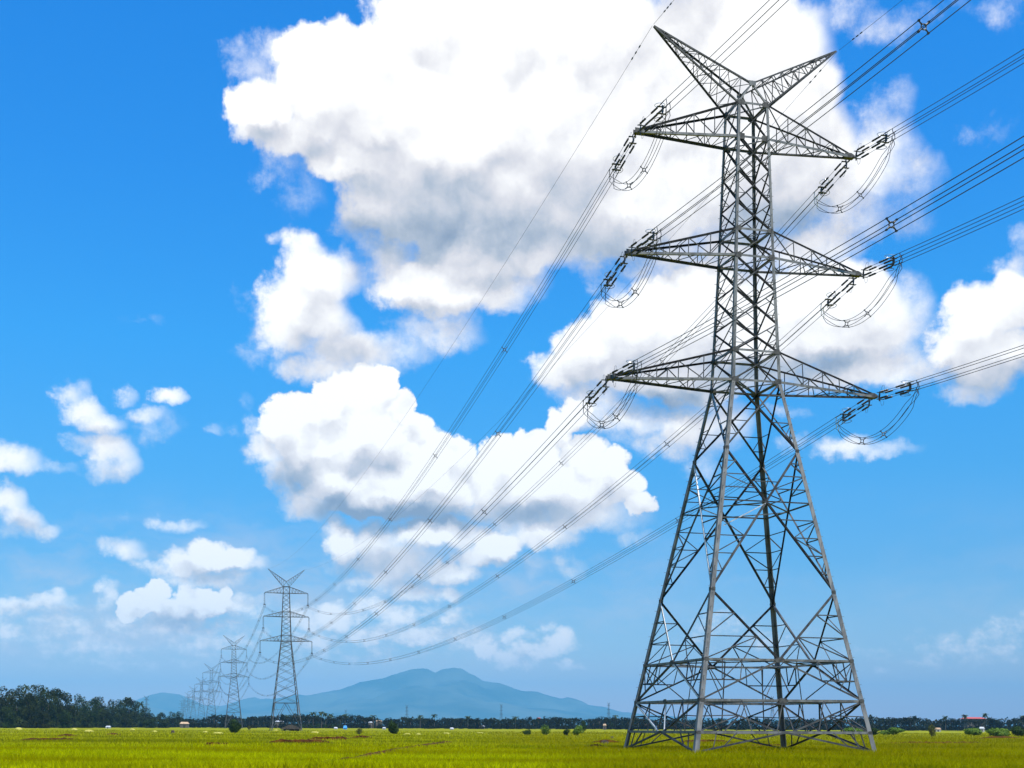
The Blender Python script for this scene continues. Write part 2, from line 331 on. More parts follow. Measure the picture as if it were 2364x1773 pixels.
# ------------------------------------------------------------------ mesh helpers
class MB:
    def __init__(s): s.v = []; s.f = []
    def add(s, verts, faces):
        o = len(s.v); s.v.extend(tuple(v) for v in verts); s.f.extend(tuple(i + o for i in f) for f in faces)
    def prism(s, a, b):
        """two matching polygons a, b joined and capped"""
        n = len(a)
        s.add(list(a) + list(b), [tuple(range(n))[::-1], tuple(range(n, 2 * n))] + [(i, (i + 1) % n, n + (i + 1) % n, n + i) for i in range(n)])
    def angle(s, p, q, n, w, t=None):
        """an L-section steel angle from p to q; one flange in the plane whose outward normal is n"""
        p, q, n = Vector(p), Vector(q), Vector(n)
        if t is None: t = max(.014, w * .16)
        d = (q - p)
        if d.length < 1e-4: return
        d.normalize(); e = d.cross(n)
        if e.length < 1e-3:
            e = d.cross(Vector((.3, .5, .8)))
        e.normalize(); n = e.cross(d).normalized()
        h = w / 2
        sec = [(-h, 0), (h, 0), (h, -t), (-h + t, -t), (-h + t, -w), (-h, -w)]
        s.prism([p + e * a + n * b for a, b in sec], [q + e * a + n * b for a, b in sec])
    def bar(s, p, q, w, h=None, up=(0, 0, 1)):
        p, q = Vector(p), Vector(q); h = h or w
        d = (q - p).normalized(); e = d.cross(Vector(up))
        if e.length < 1e-3: e = d.cross(Vector((1, 0, 0)))
        e.normalize(); n = e.cross(d)
        c = [(-w / 2, -h / 2), (w / 2, -h / 2), (w / 2, h / 2), (-w / 2, h / 2)]
        s.prism([p + e * a + n * b for a, b in c], [q + e * a + n * b for a, b in c])
    def tube(s, pts, r, k=6, closed=False, cap=True):
        pts = [Vector(p) for p in pts]; n = len(pts); o = len(s.v)
        rr = r if isinstance(r, (list, tuple)) else [r] * n
        ref = None
        for i, p in enumerate(pts):
            if closed: d = pts[(i + 1) % n] - pts[i - 1]
            else: d = pts[min(n - 1, i + 1)] - pts[max(0, i - 1)]
            d.normalize()
            if ref is None:
                ref = d.cross(Vector((0, 0, 1)))
                if ref.length < .05: ref = d.cross(Vector((1, 0, 0)))
            ref = (ref - d * ref.dot(d)).normalized(); b = d.cross(ref)
            for j in range(k):
                a = 2 * math.pi * j / k
                s.v.append(tuple(p + ref * (math.cos(a) * rr[i]) + b * (math.sin(a) * rr[i])))
        m = n if closed else n - 1
        for i in range(m):
            for j in range(k):
                i2 = (i + 1) % n
                s.f.append((o + i * k + j, o + i * k + (j + 1) % k, o + i2 * k + (j + 1) % k, o + i2 * k + j))
        if cap and not closed:
            s.f.append(tuple(o + j for j in range(k))[::-1]); s.f.append(tuple(o + (n - 1) * k + j for j in range(k)))
    def plate(s, c, u, v, n, t=.02, pts=((-1, -1), (1, -1), (1, 1), (-1, 1))):
        c, u, v, n = Vector(c), Vector(u), Vector(v), Vector(n).normalized()
        a = [c + u * x + v * y + n * t / 2 for x, y in pts]; b = [p - n * t for p in a]
        s.prism(a, b)
    def build(s, name, mat, parent=None, smooth=False):
        me = bpy.data.meshes.new(name); me.from_pydata(s.v, [], s.f); me.materials.append(mat); me.update()
        if smooth: me.polygons.foreach_set('use_smooth', [True] * len(me.polygons))
        o = bpy.data.objects.new(name, me); COL.objects.link(o)
        if parent: o.parent = parent
        return o
def tag(o, label=None, cat=None, group=None, kind=None):
    if label: o['label'] = label
    if cat: o['category'] = cat
    if group: o['group'] = group
    if kind: o['kind'] = kind
    return o
def empty(name, loc=(0, 0, 0), rz=0.0):
    o = bpy.data.objects.new(name, None); o.empty_display_size = .5
    o.location = loc; o.rotation_euler = (0, 0, rz); COL.objects.link(o); return o
KIDS = {}
def kids(o): return [c for c in COL.objects if c.parent == o]
def copy_tree(o, parent=None):
    c = o.copy(); COL.objects.link(c); c.parent = parent
    for ch in list(o.children): copy_tree(ch, c)
    return c

# ------------------------------------------------------------------ line geometry (measured)
YAW = 0.2383                                   # the line runs this far left of the view direction
TW = Vector((17.58, 83.70, 0))
ax = Vector((math.cos(YAW), math.sin(YAW), 0))     # along the arms, to the right
ln = Vector((math.sin(YAW), -math.cos(YAW), 0))    # along the line, towards the viewer
def tow(a, b, z): return TW + ax * a + ln * b + Vector((0, 0, z))

# ------------------------------------------------------------------ near strain tower
ZL = dict(b3=1.31, b2=3.23, b1=5.69, B=9.97, A=18.94, lowb=23.41, lowt=25.32, midb=31.35, midt=33.05, topb=38.97, topt=41.11)
W0, W1, W2 = 5.958, 1.651, 1.014
def hw(z):
    if z < ZL['lowb']: return W0 + (W1 - W0) * z / ZL['lowb']
    return W1 + (W2 - W1) * min(1.0, (z - ZL['lowb']) / (ZL['topb'] - ZL['lowb']))
def lerp(a, b, u): return Vector(a) * (1 - u) + Vector(b) * u

def strain_tower():
    root = empty('transmission_tower', TW, YAW)
    # local axes: +X along the arms, -Y towards the viewer
    CORN = {'F': (-1, -1), 'R': (1, -1), 'L': (-1, 1), 'D': (1, 1)}
    def cp(k, z, zz=None): w = hw(z); a, b = CORN[k]; return Vector((a * w, b * w, z))
    FACES = [('F', 'R', (0, -1, 0)), ('R', 'D', (1, 0, 0)), ('D', 'L', (0, 1, 0)), ('L', 'F', (-1, 0, 0))]
    # legs with step bolts
    for k in CORN:
        sx, sy = CORN[k]; m = MB()
        zs = [-.35, ZL['b2'], ZL['B'], ZL['A'], ZL['lowb'], ZL['midb'], ZL['topt'] + .12]
        ws = [.29, .28, .26, .23, .20, .17]
        for i in range(len(zs) - 1):
            z0, z1, w = zs[i], zs[i + 1], ws[i]; t = .035
            def sec(z):
                h = hw(max(z, 0)) if z > 0 else W0 - (W1 - W0) * (-z) / ZL['lowb'] * 1.0
                x, y = sx * (h + .02), sy * (h + .02)
                return [(x, y, z), (x - sx * w, y, z), (x - sx * w, y - sy * t, z), (x - sx * t, y - sy * t, z), (x - sx * t, y - sy * w, z), (x, y - sy * w, z)]
            m.prism(sec(z0), sec(z1))
        b = m; z = 3.0; i = 0
        while z < 40.5 and k in 'LFR':
            h = hw(z) + .02; d = Vector((sx, 0, 0)) if i % 2 else Vector((0, sy, 0))
            p = Vector((sx * h, sy * h, z)) - (Vector((0, sy, 0)) if i % 2 else Vector((sx, 0, 0))) * .08
            b.bar(p, p + d * .17, .022); z += .42; i += 1
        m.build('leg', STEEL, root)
    # bracing of each face
    def redund(m, a0, a1, b0, b1, k, n, w=.062, flip=False):
        """horizontal struts and diagonals between two converging members a0-a1 and b0-b1"""
        pa = [lerp(a0, a1, i / k) for i in range(k + 1)]; pb = [lerp(b0, b1, i / k) for i in range(k + 1)]
        for i in range(1, k + (0 if not flip else 1)):
            if (pa[i] - pb[i]).length > .25: m.angle(pa[i], pb[i], n, w)
        for i in range(1, k):
            if (pa[i] - pb[i - 1]).length > .3: m.angle(pa[i - 1] if i % 2 else pa[i], pb[i] if i % 2 else pb[i - 1], n, w * .95)
    for (p, q, nv) in [('L', 'F', (-1, 0, 0))] + FACES[:3]:
        n = Vector(nv); m = MB(); dk = MB(); dk2 = MB()
        def C(k, z): return cp(k, z) + n * .0
        def MID(z): return (C(p, z) + C(q, z)) / 2
        # feet: struts from the middle of the lowest belt to the feet
        for k in (p, q):
            m.angle(MID(ZL['b3']), C(k, .12), n, .11)
            m.angle(lerp(C(k, ZL['b3']), MID(ZL['b3']), .45), lerp(MID(ZL['b3']), C(k, .12), .68), n, .07)
            m.angle(lerp(C(k, ZL['b3']), MID(ZL['b3']), .22), lerp(MID(ZL['b3']), C(k, .12), .80), n, .06)
            # between lowest and second belt
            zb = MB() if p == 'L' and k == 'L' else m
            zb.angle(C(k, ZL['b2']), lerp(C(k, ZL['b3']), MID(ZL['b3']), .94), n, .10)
            if zb is not m: zb.build('sunlit_brace', SUNLIT_STEEL, root)
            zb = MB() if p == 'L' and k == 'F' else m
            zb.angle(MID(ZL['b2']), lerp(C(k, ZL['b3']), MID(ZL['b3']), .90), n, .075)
            if zb is not m: zb.build('sunlit_brace', SUNLIT_STEEL, root)
            m.angle(lerp(C(k, ZL['b2']), MID(ZL['b2']), .5), lerp(C(k, ZL['b2']), MID(ZL['b3']), .42), n, .06)
            m.angle(lerp(C(k, ZL['b2']), MID(ZL['b2']), .5), lerp(C(k, ZL['b3']), MID(ZL['b3']), .62), n, .06)
            m.angle(lerp(C(k, ZL['b2']), C(k, ZL['b3']), .5), lerp(C(k, ZL['b2']), MID(ZL['b3']), .46), n, .06)
            m.angle(lerp(C(k, ZL['b3']), MID(ZL['b3']), .30), lerp(C(k, ZL['b2']), MID(ZL['b3']), .46), n, .06)
            m.angle(C(k, ZL['b3']), lerp(C(k, ZL['b2']), MID(ZL['b3']), .46), n, .07)
            # second to third belt: inverted V from the middle node
            m.angle(MID(ZL['b1']), C(k, ZL['b2']), n, .11)
            zc = (ZL['b1'] + ZL['b2']) / 2 + .0
            m.angle(C(k, zc), lerp(MID(ZL['b1']), C(k, ZL['b2']), .5), n, .075)
            m.angle(C(k, ZL['b1']), lerp(MID(ZL['b1']), C(k, ZL['b2']), .72), n, .06)
            m.angle(lerp(C(k, ZL['b1']), MID(ZL['b1']), .5), lerp(MID(ZL['b1']), C(k, ZL['b2']), .5), n, .06)
            m.angle(lerp(C(k, ZL['b1']), MID(ZL['b1']), .5), lerp(C(k, zc), MID(zc), .25), n, .06)
            m.angle(lerp(C(k, ZL['b1']), MID(ZL['b1']), .24), lerp(C(k, zc), MID(zc), .25), n, .055)
            # third belt up to the first big panel: V standing on the middle node
            (dk2 if k == p else m).angle(MID(ZL['b1']), C(k, ZL['B']), n, .12)
            a0, a1 = C(k, ZL['B']), C(k, ZL['b1']); b0, b1 = C(k, ZL['B']), MID(ZL['b1'])
            for u in (.34, .67):
                m.angle(lerp(a0, a1, u), lerp(b0, b1, u), n, .065)
            m.angle(lerp(a0, a1, .67), lerp(b0, b1, .34), n, .065)
            m.angle(a1, lerp(b0, b1, .67), n, .065)
            m.angle(lerp(C(k, ZL['b1']), MID(ZL['b1']), .52), lerp(b0, b1, .67), n, .06)
        # big X between B and A, horizontal at the crossing
        P0_, Q0_, P1_, Q1_ = C(p, ZL['B']), C(q, ZL['B']), C(p, ZL['A']), C(q, ZL['A'])
        wb, wa = hw(ZL['B']), hw(ZL['A']); uc = wb / (wa + wb)
        zx = ZL['B'] + (ZL['A'] - ZL['B']) * uc; xc = MID(zx)
        br = MB()  # members painted bright, as if catching the sun
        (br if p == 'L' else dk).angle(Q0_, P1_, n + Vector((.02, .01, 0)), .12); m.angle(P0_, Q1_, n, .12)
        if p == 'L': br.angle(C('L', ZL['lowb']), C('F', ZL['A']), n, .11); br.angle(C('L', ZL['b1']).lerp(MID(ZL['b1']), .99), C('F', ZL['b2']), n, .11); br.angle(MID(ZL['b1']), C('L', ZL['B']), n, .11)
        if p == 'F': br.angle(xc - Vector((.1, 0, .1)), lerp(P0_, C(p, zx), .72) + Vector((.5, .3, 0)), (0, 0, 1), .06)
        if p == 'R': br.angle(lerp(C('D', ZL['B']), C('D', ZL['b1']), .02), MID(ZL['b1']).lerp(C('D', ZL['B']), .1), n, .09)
        if br.v: br.build('sunlit_brace', SUNLIT_STEEL, root)
        m.angle(C(p, zx), C(q, zx), n, .085)
        for k, o_ in ((p, q), (q, p)):
            redund(m, C(k, ZL['B']), C(k, zx), C(k, ZL['B']), xc, 5, n)
            redund(m, C(k, ZL['A']), C(k, zx), C(k, ZL['A']), xc, 4, n)
        a = lerp(P1_, xc, .62); b = lerp(Q1_, xc, .62)
        m.angle(a, b, n, .06)
        # X between A and the lowest arm
        m.angle(C(p, ZL['A']), C(q, ZL['lowb']), n, .10); dk.angle(C(q, ZL['A']), C(p, ZL['lowb']), n, .12)
        wa2, wl = hw(ZL['A']), hw(ZL['lowb']); uc2 = wa2 / (wa2 + wl); zx2 = ZL['A'] + (ZL['lowb'] - ZL['A']) * uc2
        for k in (p, q):
            redund(m, C(k, ZL['A']), C(k, zx2), C(k, ZL['A']), MID(zx2), 3, n, .055)
            redund(m, C(k, ZL['lowb']), C(k, zx2), C(k, ZL['lowb']), MID(zx2), 2, n, .055)
        # body above: X panels
        body = []
        for lo, hi in (('lowt', 'midb'), ('midt', 'topb')):
            z0, z1 = ZL[lo], ZL[hi]; hs = z1 - z0
            body += [(z0, z0 + hs * .30), (z0 + hs * .30, z0 + hs * .65), (z0 + hs * .65, z1)]
        for i, (z0, z1) in enumerate(body + [(ZL['lowb'], ZL['lowt']), (ZL['midb'], ZL['midt']), (ZL['topb'], ZL['topt'])]):
            big = i < len(body)
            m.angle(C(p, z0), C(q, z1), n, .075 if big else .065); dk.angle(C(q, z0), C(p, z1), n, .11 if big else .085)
            if big:
                zm = (z0 + z1) / 2; xm = MID(zm)
                for k in (p, q):
                    qd = lerp(C(k, z0), xm, .5); qu = lerp(C(k, z1), xm, .5)
                    m.angle(C(k, zm), qd, n, .045); m.angle(C(k, zm - (z1 - z0) * .25), qd, n, .04)
                    m.angle(C(k, zm), qu, n, .045)
        m.build('face_bracing', STEEL_T, root); dk.build('shaded_brace', SHADED_STEEL, root); dk2.build('shaded_brace', SHADED_STEEL, root)  # one diagonal of each pair painted in the shade tone
    # horizontal frames (belts) with plan bracing
    def belt(z, w, mids=True, double=False, pw=.07):
        m = MB()
        for (p, q, nv) in FACES:
            n = Vector(nv)
            m.angle(cp(p, z), cp(q, z), n, w)
            if double: m.angle(cp(p, z) - n * .28 + Vector((0, 0, .03)), cp(q, z) - n * .28 + Vector((0, 0, .03)), (0, 0, 1), w * .8)
        if mids:
            M = [(cp(p, z) + cp(q, z)) / 2 for p, q, _ in FACES]
            for i in range(4): m.angle(M[i] - Vector((0, 0, .03)), M[(i + 1) % 4] - Vector((0, 0, .03)), (0, 0, 1), pw)
        return m
    uc = hw(ZL['B']) / (hw(ZL['A']) + hw(ZL['B'])); zx = ZL['B'] + (ZL['A'] - ZL['B']) * uc
    for z, w, mids, dbl in ((ZL['b3'], .15, False, True), (ZL['b2'], .15, True, True), (ZL['b1'], .13, True, True), (zx, .06, True, False)):
        belt(z, w, mids, dbl).build('belt_frame', STEEL, root)
    for z in (ZL['lowb'], ZL['lowt'], ZL['midb'], ZL['midt'], ZL['topb'], ZL['topt']):
        m = belt(z, .13, False, False)
        m.angle(cp('F', z), cp('D', z), (0, 0, 1), .08); m.angle(cp('R', z), cp('L', z), (0, 0, 1), .08)
        m.build('belt_frame', STEEL, root)
    # inner hip bracing low down: corner ties seen through the faces
    for z0, z1 in ((ZL['b3'], ZL['b2']), (ZL['b2'], ZL['b1'])):
        M0 = [(cp(p, z0) + cp(q, z0)) / 2 for p, q, _ in FACES]; M1 = [(cp(p, z1) + cp(q, z1)) / 2 for p, q, _ in FACES]
        for i in range(4):
            a, b = M1[i], M1[(i + 1) % 4]; m = MB()
            m.angle(lerp(a, b, .5), lerp(M0[i], M0[(i + 1) % 4], .5), (0, 0, 1), .06)
            m.angle(lerp(a, b, .5), cp('RDLF'[i], z1), (0, 0, 1), .07)
            m.angle(lerp(M0[i], M0[(i + 1) % 4], .5), cp('RDLF'[i], z1), (0, 0, 1), .06); m.build('hip_bracing', STEEL_T, root)
    # gusset plates
    def gus(k, z, s):
        m = MB(); c = cp(k, z); sx, sy = CORN[k]
        m.plate(c + Vector((-sx * s * .55, sy * .035, 0)), (s * .62, 0, 0), (0, 0, s * .5), (0, 1, 0), .02, ((-1, -.6), (-.5, -1), (1, -1), (1, 1), (-.5, 1), (-1, .6)))
        m.plate(c + Vector((sx * .035, -sy * s * .55, 0)), (0, s * .62, 0), (0, 0, s * .5), (1, 0, 0), .02, ((-1, -.6), (-.5, -1), (1, -1), (1, 1), (-.5, 1), (-1, .6)))
        m.build('gusset_plate', PLATE, root)
    for k in CORN:
        for z, s in ((ZL['lowb'], .36), (ZL['lowt'], .32), (ZL['midb'], .34), (ZL['midt'], .30), (ZL['topb'], .36), (ZL['topt'], .34), (ZL['A'], .2), (ZL['B'], .22), (ZL['b1'], .24), (ZL['b2'], .26), (ZL['b3'], .2)):
            gus(k, z, s)
    for z, s in ((ZL['b1'], .36), (ZL['b2'], .34)):
        for (p, q, nv) in FACES:
            n = Vector(nv); c = (cp(p, z) + cp(q, z)) / 2 + n * .03; u = Vector((-n.y, n.x, 0))
            m = MB(); m.plate(c, u * s, (0, 0, s * .42), n, .02, ((-1, 0), (-.6, -1), (.6, -1), (1, 0), (.6, 1), (-.6, 1))); m.build('gusset_plate', PLATE, root)
    # cross arms
    for zb, zt, tipa, tipz in (('lowb', 'lowt', 9.208, 23.35), ('midb', 'midt', 8.0, 31.26), ('topb', 'topt', 7.451, 38.91)):
        for s in (-1, 1):
            n_, f_ = ('F', 'L') if s < 0 else ('R', 'D')
            z0, z1 = ZL[zb], ZL[zt]; tip = Vector((s * tipa, 0, tipz))
            m = MB(); lac = MB(); tc_ = MB(); bc_ = MB()
            for k, sy in ((n_, -1), (f_, 1)):
                tb = tip + Vector((-s * .15, sy * .16, 0)); tt = tip + Vector((-s * .15, sy * .13, .16))
                B0, T0 = cp(k, z0), cp(k, z1)
                (bc_ if sy < 0 else m).angle(B0, tb, (0, sy, 0), .15); tc_.angle(T0, tt, (0, sy, 0), .12)
                N = 5; us = [0, .24, .45, .63, .79, .91]
                for i in range(1, N + 1):
                    b = lerp(B0, tb, us[i]); t_ = lerp(T0, tt, us[i])
                    if i < N: lac.angle(b, t_, (0, sy, 0), .045)
                    bp_ = lerp(B0, tb, us[i - 1])
                    lac.angle(bp_ if i > 1 else B0, t_, (0, sy, 0), .05) if i % 2 == 0 else lac.angle(b, lerp(T0, tt, us[i - 1]), (0, sy, 0), .055)
            tbn = tip + Vector((-s * .15, -.16, 0)); tbf = tip + Vector((-s * .15, .16, 0)); N = 6
            Bn, Bf = cp(n_, z0), cp(f_, z0)
            for i in range(1, N):
                u0, u = (i - 1) / N, i / N
                lac.angle(lerp(Bn, tbn, u), lerp(Bf, tbf, u), (0, 0, -1), .05)
                lac.angle(lerp(Bn, tbn, u0) if i % 2 else lerp(Bf, tbf, u0), lerp(Bf, tbf, u) if i % 2 else lerp(Bn, tbn, u), (0, 0, -1), .048)
            Tn, Tf = cp(n_, z1), cp(f_, z1); ttn = tip + Vector((-s * .15, -.13, .16)); ttf = tip + Vector((-s * .15, .13, .16))
            for i in range(1, 4):
                u = i / 4; lac.angle(lerp(Tn, ttn, u), lerp(Tf, ttf, u), (0, 0, 1), .045)
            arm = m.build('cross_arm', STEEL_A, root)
            lac.build('arm_lacing', STEEL_T, arm); tc_.build('top_chord', SHADED_STEEL, arm); bc_.build('bottom_chord', STEEL, arm)  # top chord painted as shaded, near bottom chord in the lighter steel
            tp = MB(); c = tip + Vector((-s * .18, 0, .03))
            for sy in (-1, 1): tp.plate(c + Vector((0, sy * .17, .04)), (.34, 0, 0), (0, 0, .15), (0, 1, 0), .025, ((-1, -1), (1, -1), (1, .2), (.3, 1), (-1, 1)))
            tp.plate(c + Vector((0, 0, -.1)), (.34, 0, 0), (0, .2, 0), (0, 0, 1), .025)
            tp.build('tip_plate', PLATE, arm)
    # earth-wire peaks
    for s in (-1, 1):
        n_, f_ = ('F', 'L') if s < 0 else ('R', 'D')
        z1 = ZL['topt']; tip = Vector((s * 6.435, 0, 45.72)); w = W2
        cn, cf = Vector((0, -w * .82, 42.48)), Vector((0, w * .82, 42.48))
        m = MB(); lac = MB()
        ch = []
        for a in (cp(n_, z1), cp(f_, z1), cn, cf):
            t_ = tip + Vector((-s * .1, .06 if a.y > 0 else -.06, 0)); ch.append((a, t_))
        for (a, t_), nn in zip(ch, ((0, -1, 0), (0, 1, 0), (0, -1, 0), (0, 1, 0))): m.angle(a, t_, nn, .10)
        for lo, hi, nn in ((ch[0], ch[2], (0, -1, 0)), (ch[1], ch[3], (0, 1, 0))):
            N = 9
            for i in range(1, N):
                u0, u = (i - 1) / N, i / N
                lac.angle(lerp(*lo, u), lerp(*hi, u), nn, .042)
                lac.angle(lerp(*lo, u0) if i % 2 else lerp(*hi, u0), lerp(*hi, u) if i % 2 else lerp(*lo, u), nn, .042)
        for A_, B_ in ((ch[0], ch[1]), (ch[2], ch[3])):
            for i in range(1, 8):
                u0, u = (i - 1) / 8, i / 8
                lac.angle(lerp(*A_, u), lerp(*B_, u), (0, 0, 1), .04)
                lac.angle(lerp(*A_, u0) if i % 2 else lerp(*B_, u0), lerp(*B_, u) if i % 2 else lerp(*A_, u), (0, 0, 1), .04)
        pk = m.build('earth_wire_peak', STEEL_A, root)
        lac.build('peak_lacing', STEEL_T, pk)
    m = MB()
    w = W2
    for sy in (-1, 1):
        c = Vector((0, sy * w * .82, 42.48))
        for k in (('F', 'R') if sy < 0 else ('L', 'D')): m.angle(cp(k, ZL['topt']), c, (0, sy, 0), .10)
        m.plate(c + Vector((0, sy * .05, 0)), (.24, 0, 0), (0, 0, .15), (0, 1, 0), .02)
    m.angle((0, -w * .82, 42.48), (0, w * .82, 42.48), (0, 0, 1), .09)
    m.build('centre_frame', STEEL, root)
    # concrete footings
    for k in CORN:
        m = MB(); x, y = CORN[k][0] * (W0 + .05), CORN[k][1] * (W0 + .05)
        a = [(x + .4 * math.cos(t), y + .4 * math.sin(t), -.3) for t in [i * math.pi / 6 for i in range(12)]]
        m.prism(a, [(p[0] * .98 + x * .02, p[1] * .98 + y * .02, .1) for p in a]); m.build('footing', WALLM, root)
    return root
near_tower = strain_tower()
tag(near_tower, 'tall near lattice pylon of grey galvanised angle steel with strain insulators, on the right', 'pylon')

# ------------------------------------------------------------------ suspension towers of the same line
HS = dict(lowb=29.15, lowt=31.0, midb=37.1, midt=38.8, topb=44.8, topt=46.9)
SW0, SW1, SW2 = 4.9, 1.65, 1.0
ARMS = {'low': (8.4, 29.15), 'mid': (7.4, 37.1), 'top': (7.03, 44.8)}
def suspension_tower(mat, thick=1.0):
    root = empty('transmission_tower')
    def h2(z):
        if z < HS['lowb']: return SW0 + (SW1 - SW0) * z / HS['lowb']
        return SW1 + (SW2 - SW1) * min(1, (z - HS['lowb']) / (HS['topb'] - HS['lowb']))
    CORN = [(-1, -1), (1, -1), (1, 1), (-1, 1)]
    def cp(i, z): w = h2(z); return Vector((CORN[i % 4][0] * w, CORN[i % 4][1] * w, z))
    NV = [(0, -1, 0), (1, 0, 0), (0, 1, 0), (-1, 0, 0)]
    for i in range(4):
        m = MB()
        for z0, z1, w in ((-.2, 12, .26), (12, HS['lowb'], .23), (HS['lowb'], HS['topt'], .18)):
            m.angle(cp(i, z0), cp(i, z1), NV[i], w * thick)
        m.build('leg', mat, root)
    z = 4.2; cuts = [z]
    lev = [4.2, 9.0, 12.2, 15.2, 18.0, 20.5, 22.8, 24.9, 26.8, 28.2, 29.15]
    for a, b, k in ((29.15, 31, 1), (31, 37.1, 4), (37.1, 38.8, 1), (38.8, 44.8, 4), (44.8, 46.9, 1)):
        lev += [a + (b - a) * (j + 1) / k for j in range(k)]
    for i in range(4):
        n = Vector(NV[i]); m = MB()
        def M(z): return (cp(i, z) + cp(i + 1, z)) / 2
        for k in (i, i + 1):
            m.angle(cp(k, .2), M(9.0), n, .12 * thick); m.angle(cp(k, 4.6), lerp(cp(k, .2), M(9.0), .5), n, .07 * thick)
            m.angle(cp(k, 9.0), lerp(cp(k, .2), M(9.0), .5), n, .06 * thick)
        m.angle(cp(i, 9.0), cp(i + 1, 9.0), n, .13 * thick); m.angle(cp(i, 6.8), lerp(cp(i, .2), M(9), .75), n, .07)
        for a, b in zip(lev[1:], lev[2:]):
            w = (.095 if a < 29 else .08) * thick
            m.angle(cp(i, a), cp(i + 1, b), n, w); m.angle(cp(i + 1, a), cp(i, b), n, w)
        for zz in (29.15, 31, 37.1, 38.8, 44.8, 46.9): m.angle(cp(i, zz), cp(i + 1, zz), n, .12 * thick)
        m.build('face_bracing', mat, root)
    for nm, (a, zt) in ARMS.items():
        for s in (-1, 1):
            ks = (0, 3) if s < 0 else (1, 2); m = MB(); tip = Vector((s * a, 0, zt)); z1 = HS[nm + 't']
            for k in ks:
                m.angle(cp(k, zt), tip, NV[k], .14 * thick); m.angle(cp(k, z1), tip + Vector((0, 0, .1)), NV[k], .12 * thick)
                for j in range(1, 6):
                    u = j / 6
                    m.angle(lerp(cp(k, zt), tip, u), lerp(cp(k, z1), tip, u), (0, -1, 0), .06 * thick)
                    m.angle(lerp(cp(k, zt), tip, u), lerp(cp(k, z1), tip, u - 1 / 6), (0, -1, 0), .06 * thick)
            for j in range(1, 5):
                u = j / 5; m.angle(lerp(cp(ks[0], zt), tip, u), lerp(cp(ks[1], zt), tip, u), (0, 0, 1), .06 * thick)
            m.build('cross_arm', mat, root)
    for s in (-1, 1):
        ks = (0, 3) if s < 0 else (1, 2); m = MB(); tip = Vector((s * 5.94, 0, 52.6))
        for k in ks:
            sy = CORN[k][1]; c = Vector((0, sy * .8, 48.6)); b = cp(k, 46.9)
            m.angle(b, tip, (0, sy, 0), .11 * thick); m.angle(c, tip, (0, sy, 0), .11 * thick); m.angle(b, c, (0, sy, 0), .09 * thick)
            for j in range(1, 8):
                u = j / 8; m.angle(lerp(b, tip, u), lerp(c, tip, u), (0, sy, 0), .05 * thick); m.angle(lerp(b, tip, u - .125), lerp(c, tip, u), (0, sy, 0), .05 * thick)
        m.build('earth_wire_peak', mat, root)
    m = MB(); m.bar((-1, -1, 46.95), (1, -1, 46.95), .12); m.bar((-1, 1, 46.95), (1, 1, 46.95), .12); m.bar((-1, -1, 46.95), (-1, 1, 46.95), .12); m.bar((1, -1, 46.95), (0, -.8, 48.6), .08); m.bar((0, -.8, 48.6), (0, .8, 48.6), .1)
    m.build('centre_frame', mat, root)
    return root
STEP = Vector((-74.6, 318.0, 0))
T2 = Vector((-59.84, 426, 0))
SPOTS = [T2, Vector((-133.5, 740, 0)), Vector((-212.5, 1076, 0)), Vector((-284, 1385, 0)), Vector((-357, 1690, 0)), Vector((-432, 2010, 0)), Vector((-508, 2330, 0)), Vector((-585, 2660, 0))]
ORD = ['second pylon of the line, slim lattice tower standing above a dark hut',
       'third pylon of the line, next beyond the slim one and about half its height',
       'fourth pylon of the line, pale with distance, left of the half-height one',
       'fifth pylon of the line, faint and small, just left of the fourth',
       'sixth pylon of the line, tiny and hazy beside the fifth',
       'seventh pylon of the line, a thin hazy mast before the left hill',
       'eighth pylon of the line, nearly lost in haze before the left hill',
       'ninth and farthest pylon of the line, leftmost of the receding row']
proto = suspension_tower(FARSTEEL, 1.0)
far_towers = []
for i, p in enumerate(SPOTS):
    o = proto if i == 0 else copy_tree(proto)
    o.location = p; o.rotation_euler = (0, 0, YAW - .01)
    tag(o, ORD[i], 'pylon', 'pylons receding along the power line'); far_towers.append(o)
for (x, ytop, lb) in ((338, 1606, 'faint lone pylon above the left tree belt, in front of the left hill'),
                  (798, 1638, 'smallest faint pylon on the plain, before the left slope of the mountain'),
                  (939, 1627, 'faint distant pylon before the mountain, under its left peak'),
                  (1157, 1625, 'faint distant pylon before the right slope of the mountain'),
                  (1405, 1621, 'hazy distant pylon where the mountain runs out, left of the big tower'),
                  (1783, 1607, 'hazy distant pylon seen between the legs of the big tower, left one'),
                  (1894, 1624, 'hazy distant pylon seen between the legs of the big tower, right one')):
    hz = SH / 2 + CY + .0041 * (x - SW / 2 - CX)
    d = 51.0 * FPX / (hz - ytop); u, _ = ray(x, hz)
    o = copy_tree(proto); o.location = (u * d, d, 0); o.rotation_euler = (0, 0, 1.0)
    tag(o, lb, 'pylon', 'faint pylons of another line')

# ------------------------------------------------------------------ conductors, insulators
TIPS = {('t', -1): (-7.45, 38.85), ('t', 1): (7.45, 38.85), ('m', -1): (-8.0, 31.2), ('m', 1): (8.0, 31.2), ('l', -1): (-9.2, 23.3), ('l', 1): (9.2, 23.3), ('h', -1): (-6.43, 45.72), ('h', 1): (6.43, 45.72)}
K1 = {('t', -1): .084, ('t', 1): .104, ('m', -1): .072, ('m', 1): .096, ('l', -1): .072, ('l', 1): .072, ('h', -1): .040, ('h', 1): .076}
SAG = {'t': 12.4, 'm': 11.7, 'l': 8.8}
nd = Vector((math.sin(YAW + .03), -math.cos(YAW + .03), 0))
def near_pt(k, t):
    a, z = TIPS[k]; p = tow(a, 0, z) + nd * t
    p.z += -K1[k] * t + .0006 * t * t
    return p
NM = {'t': 'top', 'm': 'middle', 'l': 'lowest', 'h': 'peak'}
